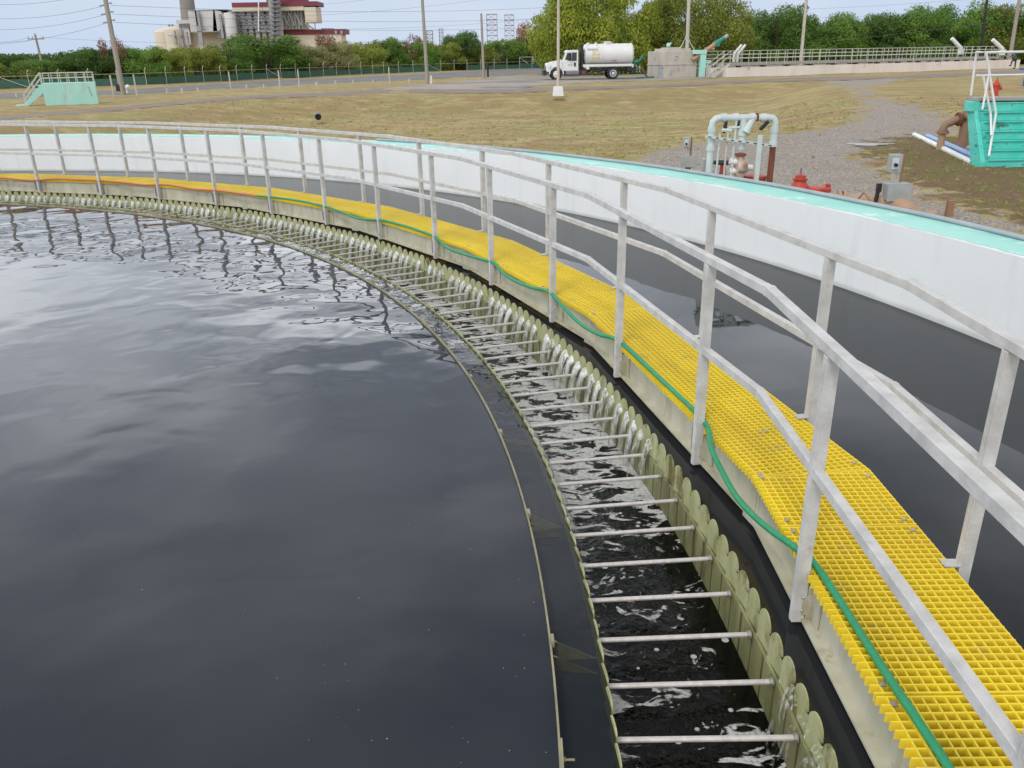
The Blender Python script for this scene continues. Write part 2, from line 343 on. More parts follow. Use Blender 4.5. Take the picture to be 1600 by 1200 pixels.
def noise(sc, det=6, ro=.6, stretch=None, dist=0):
    n = t.nodes.new('ShaderNodeTexNoise'); n.inputs['Scale'].default_value = sc; n.inputs['Detail'].default_value = det; n.inputs['Roughness'].default_value = ro; n.inputs['Distortion'].default_value = dist
    if stretch:
        q = t.nodes.new('ShaderNodeMapping'); q.inputs['Scale'].default_value = stretch; q.inputs['Rotation'].default_value = (0, 0, R(-8)); l(tcn.outputs['Object'], q.inputs[0]); l(q.outputs[0], n.inputs[0])
    else: l(tcn.outputs['Object'], n.inputs[0])
    return n.outputs['Fac']
def mapr(x, a, b_, c=0, d=1):
    q = t.nodes.new('ShaderNodeMapRange'); q.inputs[1].default_value = a; q.inputs[2].default_value = b_; q.inputs[3].default_value = c; q.inputs[4].default_value = d
    l(x, q.inputs[0]); return q.outputs[0]
def mixc(fac, a, b_):
    q = t.nodes.new('ShaderNodeMix'); q.data_type = 'RGBA'
    if isinstance(fac, float): q.inputs[0].default_value = fac
    else: l(fac, q.inputs[0])
    for i, c in ((6, a), (7, b_)):
        if isinstance(c, tuple): q.inputs[i].default_value = (*c, 1)
        else: l(c, q.inputs[i])
    return q.outputs[2]
def mth(op, a, b_):
    q = t.nodes.new('ShaderNodeMath'); q.operation = op
    for i, c in ((0, a), (1, b_)):
        if isinstance(c, (int, float)): q.inputs[i].default_value = c
        else: l(c, q.inputs[i])
    return q.outputs[0]
def attn(n):
    q = t.nodes.new('ShaderNodeAttribute'); q.attribute_name = n; return q.outputs['Fac']
big = noise(.12, 5, .6, (1, 2.2, 1), .6)
mid = noise(.9, 7, .65, (1, 2, 1))
fine = noise(14, 6, .75)
vfine = noise(60, 3, .7)
straw = (.50, .40, .21); green = (.24, .245, .075); brown = (.29, .18, .10); bare = (.20, .135, .085)
c = mixc(mapr(mid, .36, .55), straw, green)
c = mixc(mapr(big, .46, .60), c, mixc(mapr(mid, .35, .65), straw, (.33, .24, .09)))
nb_ = noise(.32, 6, .6, (1, 2.6, 1), .8)
c = mixc(mapr(nb_, .50, .58), c, brown)
c = mixc(mth('MULTIPLY', mapr(noise(.5, 5, .6, None, .4), .42, .58), attn('bank')), c, mixc(mapr(mid, .4, .6), (.30, .18, .085), (.20, .18, .06)))
c = mixc(mapr(fine, .3, .72, 0, .75), c, mixc(mapr(vfine, .4, .6), (.17, .12, .05), (.58, .47, .24)))
gr = mixc(mapr(vfine, .35, .65), (.14, .12, .10), (.40, .355, .31))
gr = mixc(mapr(noise(24, 3, .6), .46, .60, 0, .85), gr, (.52, .46, .40))
gr = mixc(mapr(fine, .52, .70, 0, .85), gr, (.10, .085, .07))
gr = mixc(mapr(noise(.8, 6), .5, .7, 0, .6), gr, (.30, .24, .17))
gr = mixc(mapr(noise(1.7, 6, .6), .64, .70), gr, (.19, .19, .06))
gm = mth('ADD', attn('gravel'), mapr(noise(1.1, 7, .7), .3, .7, -.42, .42))
c = mixc(mapr(gm, .45, .58), c, gr)
br = mixc(mapr(noise(2.2, 6, .65), .42, .6), (.205, .13, .082), (.18, .175, .05))
br = mixc(mapr(noise(5, 6, .7), .58, .68), br, (.34, .23, .12))
br = mixc(mapr(fine, .4, .75, 0, .7), br, (.10, .06, .035))
bm = mth('ADD', attn('brown'), mapr(noise(1.3, 7, .7), .3, .7, -.45, .45))
c = mixc(mapr(bm, .45, .6), c, br)
l(c, b.inputs['Base Color'])
bn = t.nodes.new('ShaderNodeBump'); bn.inputs['Strength'].default_value = .6; bn.inputs['Distance'].default_value = .05
l(mth('ADD', fine, mth('MULTIPLY', vfine, .5)), bn.inputs['Height']); l(bn.outputs[0], b.inputs['Normal'])
me.materials.append(m)

# roads and paths: strips with uneven edges laid on the terrain
def strip(name, upper, lower, m_, lift, nsub=14, jag=.25, kind='structure'):
    mb = MB(); a = [at(*q) for q in upper]; b2 = [at(*q) for q in lower]
    P = []; Q = []
    for k in range(len(a)-1):
        n = max(4, int((b2[k+1]-b2[k]).length/.7))
        for i in range(n):
            P.append(a[k].lerp(a[k+1], i/n)); Q.append(b2[k].lerp(b2[k+1], i/n))
    P.append(a[-1]); Q.append(b2[-1]); NS = 8
    vs_ = []
    for p, q in zip(P, Q):
        d = (p-q).normalized(); p = p+d*rnd.uniform(-jag, jag); q = q+d*rnd.uniform(-jag, jag)
        for j in range(NS+1):
            x = p.lerp(q, j/NS); vs_.append((x.x, x.y, h1(x.x, x.y)+lift*(1 if 0 < j < NS else .2)))
    fs_ = [(i*(NS+1)+j, (i+1)*(NS+1)+j, (i+1)*(NS+1)+j+1, i*(NS+1)+j+1) for i in range(len(P)-1) for j in range(NS)]
    mb.add(vs_, fs_); return tag(mb.build(name, m_, smooth=True), kind=kind)
MT['asphalt'] = mat('asphalt', (.17, .165, .165), (.13, .125, .125), rough=.9, scale=.3, stain=(.22, .2, .18), stain_scale=.5, bump=.3, bscale=20)
MT['apron'] = mat('apron', (.36, .30, .24), (.27, .24, .21), rough=.9, scale=.16, stain=(.17, .165, .165), stain_scale=.12, stain_lo=.5, stain_hi=.6, bump=.3, bscale=20)
MT['dirtpath'] = mat('dirtpath', (.25, .19, .145), (.19, .155, .125), rough=.95, scale=.5, stain=(.33, .26, .18), stain_scale=.8, bump=.5, bscale=20)
strip('road', ((-260, 158), (0, 147), (200, 140), (400, 127), (600, 119), (800, 108), (1000, 100), (1300, 90)), ((-260, 168), (0, 155), (200, 148), (400, 136), (600, 127), (800, 117), (1000, 108), (1300, 97)), 'asphalt', .045)
strip('concrete_apron', ((600, 138.5), (650, 133), (700, 129), (800, 119), (900, 115), (1060, 112.5), (1200, 110)), ((601, 140.5), (650, 141.5), (700, 142), (800, 142), (858, 132), (1060, 124), (1200, 120.5)), 'apron', .05)
strip('path', ((-200, 200), (0, 183.5), (100, 173), (200, 165), (300, 157), (400, 150), (500, 146), (606, 137)), ((-200, 206), (0, 189), (100, 179), (200, 170), (300, 161), (400, 155), (500, 151.5), (610, 145)), 'dirtpath', .04)
strip('path', ((640, 140), (800, 140.5), (1000, 133), (1200, 124), (1400, 118.5), (1600, 110)), ((640, 145), (800, 145), (1000, 137), (1200, 129), (1400, 123), (1600, 115)), 'dirtpath', .065)

# ------------------------------------------------------------------ tank wall
AL = list(np.arange(-180, 180.01, 1.5))
def ringwall(mb, r0, r1, z0, z1):
    n = len(AL)
    vs_ = []
    for a in AL[:-1]: vs_ += [pol(a, r0, z0), pol(a, r0, z1), pol(a, r1, z1), pol(a, r1, z0)]
    n -= 1; fs_ = []
    for i in range(n):
        j = (i+1) % n
        fs_ += [(4*i+k, 4*j+k, 4*j+(k+1) % 4, 4*i+(k+1) % 4) for k in range(4)]
    mb.add(vs_, fs_)
RW, RW2, ZW = 18.342, 18.877, .824
tank = thing('tank_wall', 'round white tank wall with turquoise painted top behind the yellow walkway', 'wall', (CX, CY, 0))
mb = MB(); ringwall(mb, RW, RW2, -1.2, ZW-.012); mb.build('wall_body', 'wall', tank, smooth=True)
# paint on the coping, inner edge uneven with drips
mb = MB(); vs_ = []; n = 1440
for i in range(n):
    a = -180+i*360/n
    d = .012*math.sin(a*1.7)+.010*math.sin(a*5.3+1)+rnd.uniform(-.006, .010)+.035*max(0, math.sin(a*.9+2))
    vs_ += [pol(a, RW+.035+d, ZW-.009), pol(a, RW+.04+d, ZW), pol(a, RW2+.004, ZW), pol(a, RW2+.004, ZW-.10)]
fs_ = [(4*i+k, 4*((i+1) % n)+k, 4*((i+1) % n)+k+1, 4*i+k+1) for i in range(n) for k in range(3)]
mb.add(vs_, fs_); mb.build('painted_coping', 'teal', tank)
mb = MB()
aa = np.arange(-20, 56, 1.0); mb.tube([pol(a, RW2-.045+.012*math.sin(a*.8), ZW+.026) for a in aa], .024, 10)
tag(mb.build('conduit_pipe', 'greypipe', smooth=True), 'long grey conduit pipe lying on the outer edge of the turquoise wall top', 'pipe')

# ------------------------------------------------------------------ water
def watermat(name, scale, strength, body, foam=False, solid=None):
    m = bpy.data.materials.new(name); m.use_nodes = True; t = m.node_tree; l = t.links.new
    for n_ in list(t.nodes):
        if n_.type == 'BSDF_PRINCIPLED': t.nodes.remove(n_)
    o = t.nodes['Material Output']
    fr = t.nodes.new('ShaderNodeFresnel'); fr.inputs[0].default_value = 1.34
    tr = t.nodes.new('ShaderNodeBsdfTransparent'); tr.inputs[0].default_value = (*body, 1)
    if solid:
        tr = t.nodes.new('ShaderNodeBsdfDiffuse'); tr.inputs[0].default_value = (*solid, 1)
    gl = t.nodes.new('ShaderNodeBsdfGlossy'); gl.inputs['Roughness'].default_value = .02
    mixs = t.nodes.new('ShaderNodeMixShader')
    l(fr.outputs[0], mixs.inputs[0]); l(tr.outputs[0], mixs.inputs[1]); l(gl.outputs[0], mixs.inputs[2])
    tcn = t.nodes.new('ShaderNodeTexCoord')
    ns = []
    for sc, am in scale:
        n_ = t.nodes.new('ShaderNodeTexNoise'); n_.inputs['Scale'].default_value = sc; n_.inputs['Detail'].default_value = 1.2; n_.inputs['Distortion'].default_value = .5
        l(tcn.outputs['Object'], n_.inputs[0]); q = t.nodes.new('ShaderNodeMath'); q.operation = 'MULTIPLY'; q.inputs[1].default_value = am; l(n_.outputs['Fac'], q.inputs[0]); ns.append(q.outputs[0])
    acc = ns[0]
    for x in ns[1:]:
        q = t.nodes.new('ShaderNodeMath'); l(acc, q.inputs[0]); l(x, q.inputs[1]); acc = q.outputs[0]
    at_ = t.nodes.new('ShaderNodeAttribute'); at_.attribute_name = 'ripple'
    q = t.nodes.new('ShaderNodeMath'); q.operation = 'MULTIPLY'; l(acc, q.inputs[0]); l(at_.outputs['Fac'], q.inputs[1])
    bn = t.nodes.new('ShaderNodeBump'); bn.inputs['Strength'].default_value = 1; bn.inputs['Distance'].default_value = strength
    l(q.outputs[0], bn.inputs['Height'])
    l(bn.outputs[0], gl.inputs['Normal']); l(bn.outputs[0], fr.inputs['Normal'])
    last = mixs.outputs[0]
    if foam:
        df = t.nodes.new('ShaderNodeBsdfPrincipled'); df.inputs['Roughness'].default_value = .6
        n1 = t.nodes.new('ShaderNodeTexNoise'); n1.inputs['Scale'].default_value = 6.5; n1.inputs['Detail'].default_value = 9; n1.inputs['Roughness'].default_value = .62; n1.inputs['Distortion'].default_value = 1.2
        n2 = t.nodes.new('ShaderNodeTexNoise'); n2.inputs['Scale'].default_value = 48; n2.inputs['Detail'].default_value = 3
        vo = t.nodes.new('ShaderNodeTexVoronoi'); vo.inputs['Scale'].default_value = 11
        for x in (n2, vo): l(tcn.outputs['Object'], x.inputs[0])
        mpf = t.nodes.new('ShaderNodeMapping'); mpf.inputs['Scale'].default_value = (.72, 1.25, 1); l(tcn.outputs['Object'], mpf.inputs[0]); l(mpf.outputs[0], n1.inputs[0])
        a2 = t.nodes.new('ShaderNodeAttribute'); a2.attribute_name = 'foam'
        def mt(op, a, b_, cl=False):
            q = t.nodes.new('ShaderNodeMath'); q.operation = op; q.use_clamp = cl
            for i, c in ((0, a), (1, b_)):
                if isinstance(c, (int, float)): q.inputs[i].default_value = c
                else: l(c, q.inputs[i])
            return q.outputs[0]
        thr = mt('MULTIPLY_ADD', a2.outputs['Fac'], -.235); thr.node.inputs[2].default_value = .69
        v = mt('MULTIPLY', mt('SUBTRACT', n1.outputs['Fac'], thr), 26, True)
        # round floating bubbles patches
        sc_ = t.nodes.new('ShaderNodeSeparateColor'); l(vo.outputs['Color'], sc_.inputs[0])
        sel = mt('MULTIPLY', mt('SUBTRACT', sc_.outputs[0], .45), .42)
        bub = mt('MULTIPLY', mt('SUBTRACT', sel, vo.outputs['Distance']), 30, True)
        v = mt('MAXIMUM', v, bub)
        grain = mt('MULTIPLY_ADD', n2.outputs['Fac'], 2.2); grain.node.inputs[2].default_value = -.12; grain.node.use_clamp = True
        v = mt('MULTIPLY', v, grain)
        v = mt('MULTIPLY', v, .9)
        df.inputs['Base Color'].default_value = (.62, .62, .60, 1)
        b2 = t.nodes.new('ShaderNodeBump'); b2.inputs['Distance'].default_value = .01; l(n2.outputs['Fac'], b2.inputs['Height']); l(b2.outputs[0], df.inputs['Normal'])
        m2 = t.nodes.new('ShaderNodeMixShader'); l(v, m2.inputs[0]); l(last, m2.inputs[1]); l(df.outputs[0], m2.inputs[2]); last = m2.outputs[0]
    l(last, o.inputs[0]); return m
MT['water_in'] = watermat('water_in', [(.8, 1.0), (2.3, .30), (11.0, .10)], .045, (.60, .64, .64))
MT['water_out'] = watermat('water_out', [(.9, .5), (4.0, .16)], .02, (.6, .62, .58))
MT['water_pool'] = watermat('water_pool', [(.8, 1.0), (2.3, .20), (5.0, .02)], .036, (.5, .5, .5), solid=(.022, .026, .034))
MT['water_channel'] = watermat('water_channel', [(.9, .5), (4.0, .16)], .02, (.6, .62, .58), solid=(.024, .026, .028))
MT['water_trough'] = watermat('water_trough', [(6, .8), (16, .5), (34, .2)], .018, (.16, .16, .12), foam=True)
MT['murk_out'] = mat('murk_out', (.085, .088, .085), (.07, .074, .072), rough=1, spec=0, scale=.4)
MT['murk'] = mat('murk', (.07, .078, .095), (.055, .065, .08), rough=1, spec=0, scale=.4)
def ring(name, r0, r1, z, m_, nr_=2, na_=720, ripple=None, foam=None, a0=-180, a1=180, kind='structure'):
    rr = np.linspace(r0, r1, nr_); aa = np.linspace(a0, a1, na_+1)
    closed = a1-a0 >= 360
    if closed: aa = aa[:-1]
    A_, R_ = np.meshgrid(aa, rr, indexing='ij')
    X = CX+R_*np.cos(np.radians(A_)); Y = CY+R_*np.sin(np.radians(A_))
    v = np.stack([X-CX, Y-CY, np.zeros_like(X)], -1).reshape(-1, 3); n_a, n_r = X.shape
    ii = np.arange(n_a*n_r).reshape(n_a, n_r); jj = np.roll(ii, -1, 0)
    if not closed: ii2, jj2 = ii[:-1], jj[:-1]
    else: ii2, jj2 = ii, jj
    f = np.stack([ii2[:, :-1], ii2[:, 1:], jj2[:, 1:], jj2[:, :-1]], -1).reshape(-1, 4)
    me = bpy.data.meshes.new(name); me.from_pydata(v.tolist(), [], f.tolist()); me.materials.append(MT[m_])
    attr(me, 'ripple', ripple(A_, R_) if ripple else np.ones(A_.shape))
    if foam: attr(me, 'foam', foam(A_, R_))
    o = bpy.data.objects.new(name, me); COL.objects.link(o); o.location = (CX, CY, z)
    if kind: o['kind'] = kind
    return o
RB, RI, RO = 13.715, 13.935, 14.715      # scum baffle, inner weir, outer weir
sm = lambda x: np.clip(x, 0, 1)**2*(3-2*np.clip(x, 0, 1))
rip = lambda a, r: .17+1.35*sm((r-9.3)/4)*sm((a-8)/18)*(1-.45*sm((a-40)/25))+.25*sm((a-2)/30)*sm((r-5)/5)
ring('water', .02, RB-.004, 0, 'water_pool', 60, 720, ripple=rip)
ring('water', RB+.004, RI, 0, 'water_in', 4, 720, ripple=rip)
ring('water', RO, RW+.02, 0, 'water_channel', 30, 720, ripple=lambda a, r: .12+.5*sm((a-14)/8)*sm((26-a)/6)*sm((17.3-r)/1.5))
ring('murk_sheet', RB-.1, RI, -.10, 'murk', 2)  # added sheet just under the surface, stands in for light lost in murky water

# ------------------------------------------------------------------ launder trough with its notched weirs
trough = thing('launder_trough', 'olive overflow trough of round finger plates with tie rods between dark pool and walkway', 'overflow trough', (CX, CY, -.9))
A0, A1 = -16.0, 112.0
PIT = .62
def arcwall(mb, r0, r1, z0, z1, a0=A0, a1=A1, step=.6):
    aa = np.arange(a0, a1+1e-6, step); vs_ = []
    for a in aa: vs_ += [pol(a, r0, z0), pol(a, r0, z1), pol(a, r1, z1), pol(a, r1, z0)]
    fs_ = [(4*i+k, 4*(i+1)+k, 4*(i+1)+(k+1) % 4, 4*i+(k+1) % 4) for i in range(len(aa)-1) for k in range(4)]
    mb.add(vs_, fs_+[(0, 1, 2, 3), tuple(4*(len(aa)-1)+k for k in (3, 2, 1, 0))])
mb = MB(); arcwall(mb, RO-.022, RO-.008, -.95, -.105); mb.build('outer_side_wall', 'troughwall', trough, smooth=True)
mb = MB(); arcwall(mb, RI+.006, RI+.02, -.95, -.105); mb.build('inner_side_wall', 'troughwall', trough, smooth=True)
mb = MB(); arcwall(mb, RI+.02, RO-.022, -.95, -.90); mb.build('trough_floor', 'troughwall', trough, smooth=True)
PROF = [(-.30, -.19), (-.35, -.125), (-.395, -.07), (-.40, -.02), (-.37, .02), (-.30, .048), (-.19, .066), (-.07, .075)]
PROF = PROF+[(-x, z) for x, z in PROF[::-1]]
def weir(mb, rad, yaw, ph, seed, kz=1.):
    r_ = random.Random(seed); k0 = int((A0-ph)/PIT); k1 = int((A1-ph)/PIT); pit = R(PIT)*rad
    for k in range(k0, k1+1):
        a = ph+k*PIT; c = pol(a, rad); ra = (c-Vector((CX, CY, 0))).normalized(); ta = Vector((-ra.y, ra.x, 0))
        yw = R(yaw+r_.uniform(-1.5, 1.5)); t2 = ta*math.cos(yw)+ra*math.sin(yw); n2 = ra*math.cos(yw)-ta*math.sin(yw)
        dz = r_.uniform(-.006, .006); ts = r_.uniform(.97, 1.04); ln = r_.uniform(-.012, .012)
        f0 = [c+t2*(x*pit*ts+ln*(z+.1))-n2*.003+Vector((0, 0, z*kz+dz if z > 0 else z)) for x, z in PROF]
        f1 = [p+n2*.007 for p in f0]
        mb.prism(f0, f1)
mb = MB(); weir(mb, RO, -5, -.44+PIT*.0, 1); ow = mb.build('outer_weir_plate', 'fin', trough)
mb = MB(); weir(mb, RI, -4, -.30, 2, .35); iw = mb.build('inner_weir_plate', 'fin', trough)
mb = MB()
for k in range(int((A0+.13)/PIT), int(A1/PIT)):
    a = -.13+PIT*k; hw = rnd.uniform(.015, .05)
    mb.prism([pol(a-hw, RO-.0235, -.11), pol(a+hw, RO-.0235, -.11), pol(a+hw*.6, RO-.0235, -.45), pol(a-hw*.3, RO-.0235, -.45)], [pol(a-hw, RO-.020, -.11), pol(a+hw, RO-.020, -.11), pol(a+hw*.6, RO-.020, -.45), pol(a-hw*.3, RO-.020, -.45)])
MT['seam'] = mat('seam', (.07, .05, .018), (.12, .10, .04), rough=.5, scale=14)
mb.build('stained_seam', 'seam', trough)
k = -12; rods = []; nrod = 0
base_rod = None
while True:
    a = -.13+1.24*k; k += 1
    if a > 108: break
    if a < -15: continue
    p = pol(a-.03, RI+.0, -.105); q = pol(a+.02, RO-.03, -.12)
    mb = MB(); mb.cyl(p, q, .0122, n=10); o = mb.build('tie_rod', 'rod', trough, smooth=True)
    d = (q-p).normalized()
    mb = MB(); mb.cyl(q-d*.004, q-d*.018, .017, n=6); mb.cyl(q+d*.002, q-d*.006, .021, n=12); mb.build('nut', 'steel', o)
# water in the trough
def foamf(a, r):
    d = .42+.48*sm((a-5.5)/4.5)*(1-.35*sm((a-28)/20))
    d = d+.30*sm((r-RO+.20)/.18)*sm((a-5)/4)+.34*sm((RI+.2-r)/.16)*sm((a+4)/4)
    d = d+.55*sm((1.0-a)/1.2)*sm((a+4)/2)*sm((r-14.25)/.3)
    return np.clip(d, 0, 1.1)
o = ring('water', RI+.02, RO-.022, -.355, 'water_trough', 14, 2400, ripple=lambda a, r: .45+.7*sm((a-4)/5), foam=foamf, a0=A0, a1=A1)
# sheets of water that fall through the notches
m = bpy.data.materials.new('fall'); m.use_nodes = True; t = m.node_tree; l = t.links.new; b = t.nodes['Principled BSDF']
b.inputs['Base Color'].default_value = (.72, .73, .72, 1); b.inputs['Roughness'].default_value = .12; b.inputs['Specular IOR Level'].default_value = .9
tcn = t.nodes.new('ShaderNodeTexCoord'); mpn = t.nodes.new('ShaderNodeMapping'); mpn.inputs['Scale'].default_value = (1, 1, .18); l(tcn.outputs['Object'], mpn.inputs[0])
n1 = t.nodes.new('ShaderNodeTexNoise'); n1.inputs['Scale'].default_value = 60; n1.inputs['Detail'].default_value = 4; l(mpn.outputs[0], n1.inputs[0])
at_ = t.nodes.new('ShaderNodeAttribute'); at_.attribute_name = 'cover'
q = t.nodes.new('ShaderNodeMath'); q.operation = 'ADD'; l(n1.outputs['Fac'], q.inputs[0]); l(at_.outputs['Fac'], q.inputs[1])
mr = t.nodes.new('ShaderNodeMapRange'); mr.inputs[1].default_value = .62; mr.inputs[2].default_value = 1.05; mr.inputs[4].default_value = .92; l(q.outputs[0], mr.inputs[0])
l(mr.outputs[0], b.inputs['Alpha']); MT['fall'] = m
ar = t.nodes.new('ShaderNodeAttribute'); ar.attribute_name = 'rim'; cm = t.nodes.new('ShaderNodeMix'); cm.data_type = 'RGBA'; cm.inputs[6].default_value = (.27, .275, .20, 1); cm.inputs[7].default_value = (.66, .67, .65, 1)  # highlight painted into the stream colour along its left and top edges
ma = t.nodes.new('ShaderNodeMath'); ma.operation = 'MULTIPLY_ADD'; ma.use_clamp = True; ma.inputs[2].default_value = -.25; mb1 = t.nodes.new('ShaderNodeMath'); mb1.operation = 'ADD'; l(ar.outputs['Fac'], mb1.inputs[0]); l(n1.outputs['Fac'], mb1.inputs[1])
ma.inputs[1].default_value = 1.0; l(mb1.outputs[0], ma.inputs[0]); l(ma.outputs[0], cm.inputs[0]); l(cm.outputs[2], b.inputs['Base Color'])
bn = t.nodes.new('ShaderNodeBump'); bn.inputs['Distance'].default_value = .006; l(n1.outputs['Fac'], bn.inputs['Height']); l(bn.outputs[0], b.inputs['Normal'])
mb = MB(); cov = []; rim = []; rf = random.Random(5)
def fall(a, rad, sgn, amt):
    NU, NV = 11, 7; vs_ = []; ph = rf.uniform(-.05, .05); reach = rf.uniform(.08, .15); wj = rf.uniform(.28, .39)
    for i in range(NU):
        u = i/(NU-1); dr = reach*u**.75; z = .004-.03*u-.36*u**1.9
        wd = (wj-.12*u)*PIT
        for j in range(NV):
            s_ = j/(NV-1)*2-1
            vs_.append(pol(a+s_*wd+ph*u, rad+sgn*(dr*(1-.30*s_*s_)-.012), z-.05*s_*s_*(1-.5*u)))
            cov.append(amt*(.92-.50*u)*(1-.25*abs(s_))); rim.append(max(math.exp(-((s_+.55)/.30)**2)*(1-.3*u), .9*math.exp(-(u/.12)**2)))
    mb.add(vs_, [(i*NV+j, i*NV+j+1, (i+1)*NV+j+1, (i+1)*NV+j) for i in range(NU-1) for j in range(NV-1)])
for k in range(-30, 180):
    a = -.13+PIT*k
    if a > 108 or a < -14: continue
    am = .8*smooth((a-8.6)/1.6)*rf.uniform(.55, 1)*(rf.random() > .05)
    if a < .9 and a > -12: am = .30*rf.uniform(.3, 1)
    if am > .1: fall(a, RO-.012, -1, am)
    am = .8*smooth((a-4)/5)*rf.uniform(.4, 1)
    if am > .2: fall(a+.17, RI+.01, 1, am)
o = mb.build('falling_water', 'fall', smooth=True); attr(o.data, 'cover', cov); attr(o.data, 'rim', rim); tag(o, kind='stuff')
o['label'] = 'white streams of water falling through the notches into the trough'; o['category'] = 'falling water'

# scum baffle in front of the weir
baf = thing('scum_baffle', 'thin curved tan baffle rim standing just out of the dark pool', 'baffle', (CX, CY, -.3))
mb = MB(); arcwall(mb, RB-.004, RB+.004, -.30, .022, step=.4); mb.build('baffle_plate', 'baffle', baf, smooth=True)
for k in range(-3, 24):
    a = 1.75+4.6*k
    mb = MB(); q0 = pol(a, RB+.006, .015); q1 = pol(a, RB+.006, -.26); q2 = pol(a, RI-.01, -.20)
    ta = Vector((-math.sin(R(a)), math.cos(R(a)), 0))*.09
    mb.prism([q0-ta, pol(a, RI-.01, -.10)-ta, q2-ta*.2, q1-ta*.2], [x+Vector((0, 0, -.008)) for x in (q0-ta, pol(a, RI-.01, -.10)-ta, q2-ta*.2, q1-ta*.2)])
    mb.prism([q0+ta*.1, pol(a, RI-.01, -.10)+ta*.1, q1+ta*.1], [x+ta*.08 for x in (q0+ta*.1, pol(a, RI-.01, -.10)+ta*.1, q1+ta*.1)])
    mb.box(pol(a, RB+.008, .012), (.018, .05, .05), R(a))
    mb.build('bracket', 'baffle', baf)
for a0 in (-1.2, 22.0, 47.0):
    mb = MB(); arcwall(mb, RB+.004, RB+.012, -.2, .030, a0-.55, a0+.55, .1)
    for s_ in (-.3, .22):
        mb.cyl(pol(a0+s_, RB+.01, .002), pol(a0+s_, RB+.055, .002), .005, n=6); mb.cyl(pol(a0+s_, RB+.012, .002), pol(a0+s_, RB+.02, .002), .011, n=6)
    mb.build('splice_plate', 'baffle', baf)

